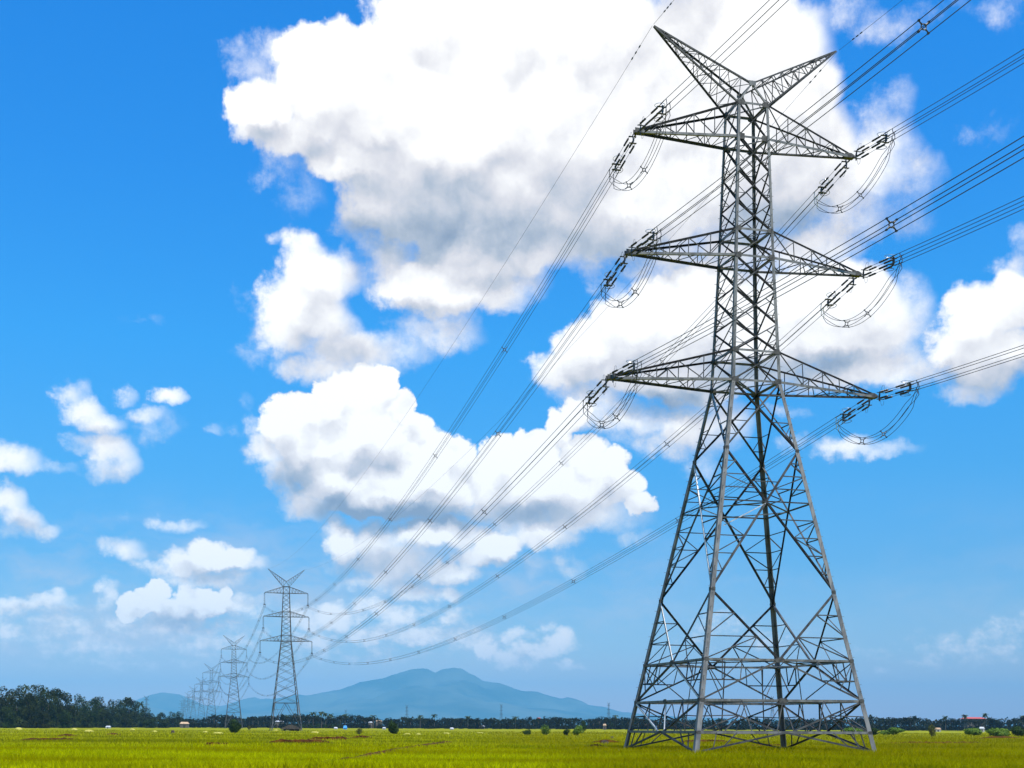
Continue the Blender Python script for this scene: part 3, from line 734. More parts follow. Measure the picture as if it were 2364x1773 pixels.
A2 = {'t': 7.03, 'm': 7.4, 'l': 8.4}; Z2 = {'t': 44.8, 'm': 37.1, 'l': 29.15}
def far_pt(k, t):
    """t metres along the span from the near tower to the second one"""
    a, z = TIPS[k]; p0 = tow(a, 0, z)
    x = {'t': (-66.94, -52.89), 'm': (-67.53, -52.74), 'l': (-68.84, -52.06)}[k[0]][0 if k[1] < 0 else 1]
    p1 = Vector((x, 426, Z2[k[0]] - 4.3)); L = (p1 - p0).length; u = t / L
    p = p0.lerp(p1, u); p.z -= 4 * SAG[k[0]] * u * (1 - u); return p, L
BS = .225
def frame(pts, i):
    d = (pts[min(len(pts) - 1, i + 1)] - pts[max(0, i - 1)]).normalized()
    e = d.cross(Vector((0, 0, 1))); e.normalize(); return d, e, e.cross(d).normalized()
def spacer_mesh():
    m = MB(); N = 16
    ring = [(.115 * math.cos(2 * math.pi * i / N), .115 * math.sin(2 * math.pi * i / N)) for i in range(N)]
    m.tube([(x, 0, y) for x, y in ring], .026, 6, closed=True)
    for sx in (-1, 1):
        for sz in (-1, 1):
            a = Vector((sx * .085, 0, sz * .085)); b = Vector((sx * BS, 0, sz * BS))
            m.tube([a, a.lerp(b, .5) + Vector((sx * .015, 0, -sz * .0)), b], [.04, .028, .032], 6)
            m.bar(b - Vector((0, .06, 0)), b + Vector((0, .06, 0)), .062)
    me = m.build('spacer', FITTING); me2 = me.data; bpy.data.objects.remove(me); return me2
SPM = spacer_mesh()
def place_spacer(parent, p, d, e, n, sc=1.0, name='spacer'):
    o = bpy.data.objects.new(name, SPM); COL.objects.link(o)
    M = Matrix((e, d, n)).transposed().to_4x4() @ Matrix.Diagonal((sc, sc, sc, 1)); M.translation = p
    o.parent = parent; o.matrix_local = parent_inv(parent) @ M; return o
def parent_inv(p): return (Matrix.Translation(p.location) @ p.rotation_euler.to_matrix().to_4x4()).inverted()
def bundle(name, pts, spans, label, cat, group, r=.02, spread=1.0, mat=ALU, k=5, sc=1.0):
    base = pts[0].copy(); root = empty(name, base)
    tag(root, label, cat, group)
    for sx in (-1, 1):
        for sz in (-1, 1):
            q = []
            for i, p in enumerate(pts):
                d, e, n = frame(pts, i); q.append(p + e * (sx * BS * spread) + n * (sz * BS * spread) - base)
            m = MB(); m.tube(q, r, k); m.build('wire', mat, root)
    for (p, d, e, n) in spans: place_spacer(root, p, d, e, n, sc)
    return root
SIDE = {-1: 'left', 1: 'right'}
def spacers_on(pts, ts, step, first):
    res = []; s = first
    acc = [0.0]
    for a, b in zip(pts, pts[1:]): acc.append(acc[-1] + (b - a).length)
    while s < acc[-1] - 8:
        i = next(j for j in range(len(acc)) if acc[j] >= s); d, e, n = frame(pts, i)
        u = (s - acc[i - 1]) / (acc[i] - acc[i - 1]); res.append((pts[i - 1].lerp(pts[i], u), d, e, n)); s += step
    return res
LST = 5.0
for k in [x for x in TIPS if x[0] != 'h']:
    nm, sd_ = NM[k[0]], SIDE[k[1]]
    # span to the second pylon
    L = far_pt(k, 1)[1]; N = 60
    pts = [far_pt(k, 4.4 + (L - 4.4) * i / N)[0] for i in range(N + 1)]
    bundle('conductor_bundle', pts, spacers_on(pts, None, 31.5, 29.5), f'four-wire conductor bundle from big pylon {nm} {sd_} arm down to the second pylon', 'power line', 'conductors of the far span', r=.017)
    # span over the viewer's head
    pts = [near_pt(k, 4.2 + 3.0 * i) for i in range(0, 32)]
    f0 = {('m', -1): 26.7, ('l', -1): 26.4}.get(k, 27.5)
    bundle('conductor_bundle', pts, spacers_on(pts, None, 32, f0), f'four-wire conductor bundle from big pylon {nm} {sd_} arm up to the frame edge', 'power line', 'conductors of the near span', r=.019)
# tension insulator sets
def rod_insulator(m, p, q):
    d = (q - p); L = d.length; d.normalize(); N = 13
    pts, rs = [], []
    for i in range(N):
        for u, rr in ((i + .1, .03), (i + .45, .066), (i + .6, .062), (i + .95, .03)):
            pts.append(p + d * (L * u / N)); rs.append(rr)
    m.tube(pts, rs, 8)
def ring(m, c, u, v, r=.012, k=18):
    m.tube([c + u * math.cos(2 * math.pi * i / k) + v * math.sin(2 * math.pi * i / k) for i in range(k)], r, 5, closed=True)
def tension_set(k, near):
    P = (lambda t: near_pt(k, t)) if near else (lambda t: far_pt(k, t)[0])
    p0 = P(.12); p1 = P(LST - .6); d = (p1 - p0).normalized(); e = d.cross(Vector((0, 0, 1))).normalized(); n = e.cross(d).normalized()
    base = p0.copy(); root = empty('insulator_string', base)
    sd_ = 'viewer' if near else 'far'
    tag(root, f'strain insulator set on the {sd_} side of big pylon {NM[k[0]]} {SIDE[k[1]]} arm tip', 'insulator', 'strain insulator sets at the arm tips')
    def O(t, a, b): return d * t + e * a + n * b
    g = .20
    m = MB(); m.tube([O(-.1, 0, 0), O(.32, 0, 0)], .03, 6); m.bar(O(.1, 0, 0), O(.24, 0, 0), .1, .05, up=n)
    m.plate(O(.48, 0, 0), d * .1, n * (g + .12), e, .03, ((-1, 0), (0, -1), (1, -1), (1, 1), (0, 1)))
    for b in (-1, 1): m.plate(O(.62, 0, b * (g + .02)), e * (g + .05), d * .06, n, .025)
    m.build('yoke_plate', FITTING, root)
    ends = 3.72
    for a in (-1, 1):
        for b in (-1, 1):
            off = .1 if a > 0 else 0
            for t0, t1 in ((.85, 1.65), (2.55, 3.45)):
                s = MB(); rod_insulator(s, O(t0 + off, a * g, b * g), O(t1 + off, a * g, b * g)); st = s.build('insulator_rod', CERAMIC, root)
            l = MB(); l.tube([O(.62, a * g, b * g), O(.85 + off, a * g, b * g)], .02, 5); l.tube([O(1.65 + off, a * g, b * g), O(2.55 + off, a * g, b * g)], .014, 5); l.tube([O(3.45 + off, a * g, b * g), O(ends, a * g, b * g)], .02, 5)
            l.build('link', FITTING, st)
    m = MB()
    for b in (-1, 1): m.plate(O(ends + .04, 0, b * g), e * (g + .1), d * .08, n, .03)
    m.plate(O(ends + .2, 0, 0), d * .12, n * (g + .1), e, .03, ((-1, 1), (-1, -1), (1, -.6), (1, .6)))
    for a in (-1, 1):
        for b in (-1, 1):
            m.tube([O(ends + .05, a * g, b * g), O(ends + .9, a * BS, b * BS)], .03, 6)
    m.build('yoke_plate', FITTING, root)
    # grading rings above and below, and small arcing horns at the tower end
    for b in (-1, 1):
        m = MB(); c = O(ends - .28, 0, b * (g + .22)); ring(m, c, d * .34, e * .30, .017)
        m.tube([c + d * .3, O(ends + .05, 0, b * g)], .012, 5)
        m.build('grading_ring', BRIGHT if b > 0 else FITTING, root)
        m = MB(); c = O(.9, 0, b * (g + .3)); m.tube([O(.62, 0, b * g), O(.68, 0, b * (g + .22)), O(.8, 0, b * (g + .45)), O(1.0, 0, b * (g + .42)), O(1.02, 0, b * (g + .2))], .009, 5)
        m.build('arcing_horn', FITTING, root)
    # jumper lugs
    lug = MB()
    for a in (-1, 1):
        for b in (-1, 1):
            lug.bar(O(LST - .35 + .25 * a, a * BS, b * BS), O(LST - .2 + .25 * a, a * BS, b * BS - .34), .035)
    lug.build('jumper_lug', BRIGHT if (k[1] > 0 and not near) else FITTING, root)
    return [base + O(LST - .2 + .25 * a, a * BS, b * BS - .34) for a in (-1, 1) for b in (-1, 1)]
for k in [x for x in TIPS if x[0] != 'h']:
    An = tension_set(k, True); Af = tension_set(k, False)
    # jumper loop: four wires hanging from lug to lug
    cA = sum(Af, Vector()) / 4; cB = sum(An, Vector()) / 4
    root = empty('jumper_loop', cA)
    tag(root, f'hanging loop of four jumper wires under big pylon {NM[k[0]]} {SIDE[k[1]]} arm tip', 'jumper wire', 'jumper loops under the arm tips')
    def jp(u):
        s = abs(2 * u - 1); p = cA.lerp(cB, u); p.z -= 1.92 * (1 - s ** 2.1); return p
    N = 30; cl = [jp(i / N) for i in range(N + 1)]
    out = Vector((0, 0, 0))
    for a in (-1, 1):
        for b in (-1, 1):
            iA = [(-1, -1), (-1, 1), (1, -1), (1, 1)].index((-a, b)); iB = [(-1, -1), (-1, 1), (1, -1), (1, 1)].index((a, b))
            q = []
            for i, p in enumerate(cl):
                u = i / N; d, e, n = frame(cl, i)
                e = ax.copy(); n = e.cross(d).normalized()
                m_ = p + e * (a * .2) + n * (b * -.2)
                w = min(1, min(u, 1 - u) / .12); w = w * w * (3 - 2 * w)
                tgt = (Af[iA] if u < .5 else An[iB]) + (p - (cA if u < .5 else cB))
                q.append(tgt.lerp(m_, w) - cA)
            m = MB(); m.tube(q, .017, 5); m.build('wire', ALU, root)
    for u in (.36, .62):
        i = int(u * N); d, e, n = frame(cl, i); e = ax.copy(); n = e.cross(d).normalized(); place_spacer(root, cl[i], d, e, n, .9)

# earth wires
for s in (-1, 1):
    k = ('h', s); a, z = TIPS[k]; p0 = tow(a, 0, z)
    pts = [near_pt(k, .2 + 2.0 * i) for i in range(46)]
    b = pts[0].copy(); root = empty('earth_wire', b)
    tag(root, f'thin earth wire from the {SIDE[s]} peak of the big pylon up to frame edge', 'earth wire', 'earth wires')
    m = MB(); m.tube([p - b for p in pts], .011, 5); m.build('wire', ALU, root)
    for t in (1.9, 2.35, 2.8):
        m = MB(); c = near_pt(k, t) - b; dd = (near_pt(k, t + .1) - near_pt(k, t)).normalized(); m.bar(c - dd * .11, c + dd * .11, .055); m.build('vibration_damper', FITTING, root)
    x = -59.84 + s * 5.94 * math.cos(YAW); p1 = Vector((x, 426 + s * 5.94 * math.sin(YAW), 52.6)); N = 50
    q = []
    for i in range(N + 1):
        u = i / N; p = p0.lerp(p1, u); p.z -= 4 * 7.0 * u * (1 - u); q.append(p)
    root = empty('earth_wire', p0)
    tag(root, f'thin earth wire from the {SIDE[s]} peak of the big pylon to the second pylon', 'earth wire', 'earth wires')
    m = MB(); m.tube([p - p0 for p in q], .011, 5); m.build('wire', ALU, root)
    for t in (2.3, 3.0, 3.7):
        dd = (q[1] - q[0]).normalized(); c = dd * t; m = MB(); m.bar(c - dd * .12, c + dd * .12, .06); m.build('vibration_damper', FITTING, root)

# suspension insulators and spans between the far towers
def susp_set():
    root = empty('suspension_insulator')
    for sx in (-1, 1):
        m = MB(); p, q = Vector((sx * .12, 0, -.3)), Vector((sx * .12, 0, -3.7))
        rod_insulator(m, p, q); m.build('insulator_rod', CERAMIC, root)
    m = MB(); m.tube([(0, 0, 0), (0, 0, -.3)], .05, 6); m.bar((-.25, 0, -.3), (.25, 0, -.3), .08)
    m.bar((-.35, 0, -3.8), (.35, 0, -3.8), .12, .3)
    for sx in (-1, 1):
        m.bar((sx * BS, 0, -3.8), (sx * BS, 0, -4.55), .07)
        for sz in (-4.08, -4.53): m.bar((sx * BS, -.25, sz), (sx * BS, .25, sz), .11)
    m.build('suspension_clamp', FITTING, root)
    return root
sp = None
rows = [far_towers[i] for i in range(5)]
ordn = ['second', 'third', 'fourth', 'fifth', 'sixth', 'seventh', 'eighth']
hooks = {}
for ti, (tw_, P) in enumerate(zip(far_towers[:6], SPOTS)):
    rz = YAW - .01
    for kk, nmk in (('t', 'top'), ('m', 'mid'), ('l', 'low')):
        for s in (-1, 1):
            a, z = ARMS[nmk]
            p = P + Vector((math.cos(rz) * s * a, math.sin(rz) * s * a, z)); hooks[(ti, kk, s)] = p
            if ti < 5:
                o = susp_set() if sp is None else copy_tree(sp); sp = sp or o
                o.location = p; o.rotation_euler = (0, 0, rz)
                tag(o, f'hanging insulator under the {NM[kk]} {SIDE[s]} arm of the {ordn[ti]} pylon', 'insulator', 'suspension insulators of the far pylons')
for ti in range(4):
    for kk in 'tml':
        for s in (-1, 1):
            a, b = hooks[(ti, kk, s)] - Vector((0, 0, 4.3)), hooks[(ti + 1, kk, s)] - Vector((0, 0, 4.3))
            N = 24; pts = []
            for i in range(N + 1):
                u = i / N; p = a.lerp(b, u); p.z -= 4 * 9.5 * u * (1 - u); pts.append(p)
            bundle('conductor_bundle', pts, spacers_on(pts, None, 32, 26) if ti < 2 else [], f'conductor bundle on the {NM[kk]} {SIDE[s]} arms between the {ordn[ti]} and {ordn[ti+1]} pylons', 'power line', 'conductors between the far pylons', r=.024, k=4)
#@@REST
# ------------------------------------------------------------------ ground
rng = np.random.default_rng(7)
def add_mesh_np(name, verts, faces4, mat, parent=None):
    me = bpy.data.meshes.new(name); nv, nf = len(verts), len(faces4); k = faces4.shape[1]
    me.vertices.add(nv); me.vertices.foreach_set('co', verts.astype(np.float32).ravel())
    me.loops.add(nf * k); me.loops.foreach_set('vertex_index', faces4.astype(np.int32).ravel())
    me.polygons.add(nf); me.polygons.foreach_set('loop_start', np.arange(0, nf * k, k, dtype=np.int32))
    me.polygons.foreach_set('loop_total', np.full(nf, k, dtype=np.int32))
    me.materials.append(mat); me.update(calc_edges=True); me.validate()
    o = bpy.data.objects.new(name, me); COL.objects.link(o)
    if parent: o.parent = parent
    return o
def ground_material():
    m, n, b = new_mat('rice_field_ground')
    tc = n.n('ShaderNodeTexCoord'); P = tc.outputs['Object']
    f1 = n.smooth(n.noise(P, .045, 4, .55), .38, .62)
    f2 = n.smooth(n.noise(n.vec('MULTIPLY', P, (.25, 1, 1)), .5, 5, .6), .35, .65)
    f3 = n.smooth(n.noise(n.vec('MULTIPLY', P, (.012, .035, 1)), 1.0, 3, .5), .42, .60)
    c = n.mix(f1, (.14, .15, .001, 1), (.27, .26, .002, 1))
    c = n.mix(n.math('MULTIPLY', f2, .45), c, (.10, .12, .002, 1))
    c = n.mix(n.math('MULTIPLY', f3, .5), c, (.32, .31, .01, 1))
    # dry soil patches in streaks
    f4 = n.smooth(n.noise(n.vec('MULTIPLY', P, (.05, .16, 1)), 1.0, 6, .7), .60, .68)
    c = n.mix(n.math('MULTIPLY', f4, .7), c, (.15, .07, .01, 1))
    n.put(b.inputs['Base Color'], c); b.inputs['Roughness'].default_value = 1; b.inputs['Specular IOR Level'].default_value = .05
    bp = n.n('ShaderNodeBump'); bp.inputs['Strength'].default_value = .6; bp.inputs['Distance'].default_value = .3
    n.put(bp.inputs['Height'], n.noise(P, 3, 5, .7)); n.put(b.inputs['Normal'], bp.outputs[0])
    return m
GROUND = ground_material()
m = MB()
xs = [-40000, -8000, -2500, -700, -200, 0, 200, 700, 2500, 8000, 40000]; ys = [-3000, -200, 0, 40, 100, 250, 600, 1500, 4000, 12000, 45000]
o_ = len(m.v)
for y in ys:
    for x in xs: m.v.append((x, y, 0))
for j in range(len(ys) - 1):
    for i in range(len(xs) - 1): a = j * len(xs) + i; m.f.append((a, a + 1, a + len(xs) + 1, a + len(xs)))
tag(m.build('ground', GROUND), kind='structure')

# bare soil strips and bunds between the paddies, from their place in the photograph
BUNDS = [([(463, 1725.5), (500, 1726), (533, 1725)], 0.77, .22), ([(608, 1717), (690, 1717.5), (772, 1716)], 0.91, .25), ([(704, 1708.5), (760, 1709), (816, 1708)], 0.84, .25), ([(804, 1704), (866, 1703.5)], 0.84, .22),
 ([(700, 1776), (770, 1765), (844, 1751), (925, 1733), (1007, 1719), (1050, 1713)], 0.70, .12), ([(42, 1709), (110, 1710), (190, 1708.5)], 1.12, .16), ([(128, 1700), (182, 1699.5)], 1.26, .22), ([(240, 1697), (282, 1696.5)], 1.40, .2),
 ([(1340, 1727), (1412, 1727.5)], 0.70, .2), ([(1357, 1715.5), (1440, 1715)], 0.77, .22), ([(1561, 1715.5), (1630, 1714.5), (1700, 1715.5)], 0.77, .2), ([(2030, 1717), (2160, 1717.5), (2300, 1716)], 0.77, .14), ([(2245, 1705), (2366, 1704)], 1.26, .25), ([(1700, 1722), (1860, 1724)], 0.63, .12)]
def smooth_poly(pts, n=28):
    out = []
    seg = len(pts) - 1
    for i in range(n * seg + 1):
        s = i / n; j = min(seg - 1, int(s)); out.append(pts[j].lerp(pts[j + 1], s - j))
    return out
bund_pts = []
for px, w, h in BUNDS:
    P = smooth_poly([on_ground(x, y) for x, y in px], 24); m = MB(); rr = random.Random(int(px[0][0])); K = 6; o0 = len(m.v)
    for i, p in enumerate(P):
        d = (P[min(len(P) - 1, i + 1)] - P[max(0, i - 1)]).normalized(); e = Vector((d.y, -d.x, 0))
        en = min(1, min(i, len(P) - 1 - i) / 11) ** .8
        hh = (h * 1.55 + rr.uniform(-.05, .045)) * en + .01; ww = w * (.6 + .5 * en) * rr.uniform(.92, 1.08)
        for j in range(K + 1):
            u = j / K * 2 - 1
            q = p + e * (u * ww / 2); q.z = -.04 + (hh + .04) * max(0, 1 - u * u) * rr.uniform(.92, 1.06); m.v.append(tuple(q))
        bund_pts.append((p.x, p.y, ww))
    for i in range(len(P) - 1):
        for j in range(K): a = i * (K + 1) + j; m.f.append((a, a + 1, a + K + 2, a + K + 1))
    tag(m.build('earth_bund', SOIL), kind='structure')

# rice and grass: blades thinning with distance
def grass(nb, d0, d1, hmin, hmax, wid, mat, seed, name, bright=False):
    r = np.random.default_rng(seed)
    u = r.random(nb); d = 1 / (1 / d0 + (1 / d1 - 1 / d0) * u)
    px = r.uniform(-320, SW + 320, nb); X = (px - SW / 2 - CX) / FPX * d
    bp = np.array(bund_pts); keep = np.ones(nb, bool)
    for k in range(0, len(bp), 2):
        dd_ = bp[k, 1] - d; keep &= ((X - bp[k, 0]) ** 2 + np.where(dd_ > 0, dd_ * .22, dd_) ** 2) > (bp[k, 2] * .5) ** 2
    X, d = X[keep], d[keep]; n = len(X)
    patch = .5 + .5 * np.sin(X * .21 + 1.3 * np.sin(d * .09)) * np.sin(d * .13 + .7 * np.sin(X * .11))
    h = r.uniform(hmin, hmax, n) * (.75 + .4 * patch); w = wid * (d / 60) * r.uniform(.6, 1.3, n)
    a = r.uniform(0, math.pi, n); lean = r.normal(0, .28, (n, 2)) * h[:, None]
    cx, sx = np.cos(a) * w, np.sin(a) * w * .4
    v = np.zeros((n, 4, 3))
    v[:, 0] = np.stack([X - cx, d - sx, np.full(n, -.02)], 1); v[:, 1] = np.stack([X + cx, d + sx, np.full(n, -.02)], 1)
    v[:, 2] = np.stack([X + cx * .45 + lean[:, 0] * .5, d + sx * .45 + lean[:, 1] * .5, h * .6], 1)
    v[:, 3] = np.stack([X + lean[:, 0], d + lean[:, 1], h], 1)
    f = np.arange(n)[:, None] * 4 + np.array([[0, 1, 2, 3]]); f = f[:, [0, 1, 2, 3]]
    o = add_mesh_np(name, v.reshape(-1, 3), f, mat)
    return o
def blade_mat(name, c1, c2, c3):
    m, n, b = new_mat(name)
    tc = n.n('ShaderNodeTexCoord'); P = tc.outputs['Object']
    f = n.smooth(n.noise(n.vec('MULTIPLY', P, (1, 1, .2)), 9, 2, .6), .3, .7)
    f = n.math('MULTIPLY', f, n.smooth(n.noise(n.vec('MULTIPLY', P, (.5, 1, 0)), .55, 4, .6), .30, .62, .35, 1.0))
    g = n.smooth(n.noise(n.vec('MULTIPLY', P, (.22, 1, 0)), .09, 5, .62), .42, .60)
    sx = n.n('ShaderNodeSeparateXYZ'); n.put(sx.inputs[0], P)
    # the riper, duller paddy round and right of the pylon
    wob = n.math('MULTIPLY_ADD', n.noise(n.vec('MULTIPLY', P, (1, 1, 0)), .12, 4, .6), 14.0, -7.0)
    plot = n.smooth(n.math('ADD', sx.outputs[0], wob), 0.0, 9.0)
    c = n.mix(f, (*c1, 1), (*c2, 1)); c = n.mix(n.math('MULTIPLY', g, .8), c, (*c3, 1)); c = n.mix(n.math('MULTIPLY', plot, .55), c, (.24, .20, .001, 1))
    n.put(b.inputs['Base Color'], c); b.inputs['Roughness'].default_value = 1; b.inputs['Specular IOR Level'].default_value = 0
    tr = n.n('ShaderNodeBsdfTranslucent'); n.put(tr.inputs[0], c); mx = n.n('ShaderNodeMixShader'); mx.inputs[0].default_value = .35
    n.put(mx.inputs[1], b.outputs[0]); n.put(mx.inputs[2], tr.outputs[0])
    o = [x for x in m.node_tree.nodes if x.type == 'OUTPUT_MATERIAL'][0]; n.put(o.inputs[0], mx.outputs[0])
    return m
RICE = blade_mat('rice_blades', (.22, .24, .0005), (.80, .80, .002), (.26, .22, .0005))
FARG = blade_mat('far_grass', (.09, .10, .0005), (.30, .30, .001), (.56, .53, .008))
tag(grass(240000, 44, 95, .18, .42, .016, RICE, 1, 'rice_grass'), kind='stuff', label='yellow green young rice covering the near field', cat='grass')
tag(grass(165000, 90, 420, .12, .34, .018, FARG, 2, 'field_grass'), kind='stuff', label='yellow green grass over the farther paddies', cat='grass')

# ------------------------------------------------------------------ mountain
PROF = [(250, 1671), (290, 1640), (315, 1616), (353, 1602), (380, 1598), (418, 1604), (470, 1628), (515, 1629), (556, 1616), (586, 1609), (600, 1614), (640, 1613), (687, 1602), (703, 1606), (745, 1599), (790, 1591), (830, 1575), (871, 1568), (912, 1557), (939, 1548), (974, 1542), (988, 1544), (1004, 1552), (1023, 1545), (1045, 1541), (1066, 1544), (1088, 1556), (1115, 1572), (1156, 1578), (1200, 1594), (1241, 1597), (1263, 1604), (1295, 1613), (1311, 1608), (1344, 1619), (1358, 1627), (1398, 1633), (1439, 1644), (1480, 1648), (1560, 1655), (1700, 1659), (1900, 1663), (2150, 1668), (2500, 1674)]
def mountain():
    D0 = 22000.0; xs_ = np.arange(230, 2520, 6.0)
    hp = np.interp(xs_, [p[0] for p in PROF], [p[1] for p in PROF])
    r = np.random.default_rng(3)
    ro = np.convolve(r.normal(0, 1, len(xs_)), [.25, .5, .25], 'same'); hp = hp + ro * .8
    rows_ = np.linspace(-1, 1, 41); V = []; 
    ph = [(10 ** r.uniform(-2.4, -1.2), r.uniform(0, 6.28), r.uniform(-9, 9)) for _ in range(22)]
    for s in rows_:
        for x, y in zip(xs_, hp):
            u, v = ray(x, y); H = max(0., EYE + v * D0 + 0)
            dep = D0 + s * 4400
            rid = sum((1 - 2 * abs(math.sin(x * k + p + s * q))) * (.012 / (k + .008)) for k, p, q in ph) / 3.2
            f = (1 - abs(s)) ** (.8 if s < 0 else .9)
            z = H * f * (1 + .30 * rid * min(1, abs(s) * 4) * (1 - abs(s))) * (1 if s <= 0 else .96)
            if s == 0: z = H
            elif s < 0: z = min(z, (H - EYE) * dep / D0 * .97)
            V.append((u * D0, dep, z - (6 if abs(s) > .99 else 0)))
    n = len(xs_); V = np.array(V); F = []
    for j in range(40):
        a = j * n + np.arange(n - 1); F.append(np.stack([a, a + 1, a + n + 1, a + n], 1))
    mt = mat_noise('forested_slopes', (.015, .03, .012), (.09, .10, .06), .0009, 1, detail=8, spec=.1)
    return add_mesh_np('mountain', V, np.concatenate(F), mt)
tag(mountain(), kind='structure')

# ------------------------------------------------------------------ trees
def leaf_cloud(rnd, lobes, n, size, flat=.55):
    """many small leaf-clump faces spread through the volume of the lobes"""
    m = MB(); wts = [l[3] * l[4] * l[5] for l in lobes]
    for (x, y, z, rx, ry, rz) in rnd.choices(lobes, wts, k=n):
        while True:
            a = Vector((rnd.gauss(0, 1), rnd.gauss(0, 1), rnd.gauss(0, 1)))
            if a.length > .01: break
        a.normalize(); rr = rnd.uniform(.55, 1.12) ** .6
        c = Vector((x + a.x * rx * rr, y + a.y * ry * rr, z + a.z * rz * rr))
        nrm = (a + Vector((rnd.gauss(0, .6), rnd.gauss(0, .6), rnd.gauss(.3, .5)))).normalized()
        u = nrm.cross(Vector((rnd.gauss(0, 1), rnd.gauss(0, 1), rnd.gauss(0, 1)))).normalized(); v = nrm.cross(u)
        s = size * rnd.uniform(.5, 1.3); k = 5; ph = rnd.uniform(0, 6.28)
        pts = [c + u * (math.cos(ph + i * 1.2566) * s * rnd.uniform(.55, 1.2)) + v * (math.sin(ph + i * 1.2566) * s * rnd.uniform(.4, 1.0) * (1 if i % 2 else flat)) for i in range(k)]
        m.add(pts, [tuple(range(k))])
    return m
def make_tree(seed, h, w, n, size, lobes_n=12, leaf=LEAF, low=.03, trunk=.22):
    rnd = random.Random(seed); root = empty('tree'); lobes = []
    for i in range(lobes_n):
        t = rnd.random(); z = h * (low + (1 - low) * t * .92)
        rad = w * .5 * math.sin(math.pi * min(1, .18 + .78 * (1 - t) ** .8)) * rnd.uniform(.25, .8); a = rnd.uniform(0, 6.28)
        s = w * rnd.uniform(.13, .27) * (1.1 - .35 * t)
        lobes.append((math.cos(a) * rad, math.sin(a) * rad, min(z, h - s * .8), s, s, s * rnd.uniform(.7, 1.1)))
    lobes.append((rnd.uniform(-.1, .1) * w, 0, h * .84, w * .17, w * .17, h * .14))
    for i in range(6):
        a = i * 1.05 + rnd.uniform(-.3, .3); s = w * rnd.uniform(.14, .2); lobes.append((math.cos(a) * w * .3, math.sin(a) * w * .3, s * .8, s, s, s))
    leaf_cloud(rnd, lobes, n, size).build('crown', leaf, root)
    m = MB(); top = Vector((rnd.uniform(-.4, .4), 0, h * .62)); m.tube([(0, 0, -.3), (top.x * .3, 0, h * .3), top], [trunk, trunk * .75, trunk * .4], 7)
    for l in lobes[:7]:
        z0 = max(.2 * h, l[2] * .55); m.tube([(top.x * .5, 0, z0), (l[0] * .55, l[1] * .55, (z0 + l[2]) / 2 + .3), (l[0], l[1], l[2])], [trunk * .45, trunk * .3, .03], 5)
    m.build('trunk', BARK, root)
    return root
def make_palm(seed, h):
    rnd = random.Random(seed); root = empty('palm_tree'); m = MB()
    lean = rnd.uniform(-1, 1); top = Vector((lean, 0, h)); m.tube([(0, 0, -.2), (lean * .3, 0, h * .5), top], [.2, .15, .12], 6); m.build('trunk', BARK, root)
    f = MB()
    for i in range(22):
        a = rnd.uniform(0, 6.28); L = rnd.uniform(1.9, 2.8); up = rnd.uniform(-.3, 1.3); pts = []
        for j in range(5):
            u = j / 4; pts.append(top + Vector((math.cos(a) * L * u, math.sin(a) * L * u, L * (up * u - .9 * u * u))))
        sd = Vector((-math.sin(a), math.cos(a), 0))
        for j in range(4):
            w0, w1 = .45 * math.sin(.4 + j * .6), .45 * math.sin(.4 + (j + 1) * .6)
            for s in (-1, 1):
                f.add([pts[j], pts[j + 1], pts[j + 1] + sd * s * w1 - Vector((0, 0, .2)), pts[j] + sd * s * w0 - Vector((0, 0, .2))], [(0, 1, 2, 3)])
    f.build('crown', PALM, root)
    return root
def place(proto_, used, p, s, rz, label, cat, group, sz=None):
    o = proto_ if not used else copy_tree(proto_)
    o.location = p; o.rotation_euler = (0, 0, rz); o.scale = (s, s, sz or s); tag(o, label, cat, group); return o
rt = random.Random(11)
# tall wood on the left: measured tops
near_v = [make_tree(100 + i, 13, 10.5, 5200, .34, 20, LEAF) for i in range(5)]; usedv = [False] * 5
def hzy(x): return SH / 2 + CY + .0041 * (x - SW / 2 - CX)
LEFT = [(-30, 1590, 430), (8, 1583, 440), (38, 1588, 450), (66, 1600, 455), (92, 1579, 470), (70, 1625, 400), (20, 1625, 390), (112, 1592, 480), (134, 1590, 500), (155, 1603, 490), (100, 1640, 400), (175, 1620, 520), (186, 1606, 560), (215, 1612, 570), (233, 1607, 600), (150, 1640, 440),
        (258, 1613, 620), (278, 1618, 640), (297, 1611, 660), (200, 1645, 480), (240, 1640, 520), (316, 1620, 680), (333, 1632, 690), (290, 1648, 560), (350, 1645, 700), (372, 1645, 760), (395, 1642, 780), (412, 1644, 800), (330, 1655, 620), (376, 1660, 560), (347, 1660, 540)]
UNIQ = {4: 'tallest dark tree of the left wood, its ragged top highest above the field', 0: 'dark leafy tree cut by the left frame edge at the wood', 26: 'low rounded dark tree where the left wood ends, before the left hill', 29: 'small dark tree standing before the right end of the left wood'}
for i, (x, yt, d) in enumerate(LEFT):
    d = 580 + (d - 390) * 1.0; j = i % 5; h = EYE + (hzy(x) - yt) / FPX * d; u, _ = ray(x, hzy(x))
    o = near_v[j] if not usedv[j] else copy_tree(near_v[j]); usedv[j] = True
    s = h / 13 * 1.02; ws = max(s * .8, .8) * rt.uniform(.85, 1.1)
    o.location = (u * d, d, 0); o.rotation_euler = (0, 0, rt.uniform(0, 6.28)); o.scale = (ws, ws, s)
    tag(o, UNIQ.get(i, 'dense dark green tree in the tall wood at the left edge of the plain'), 'tree', 'trees of the tall wood on the left')
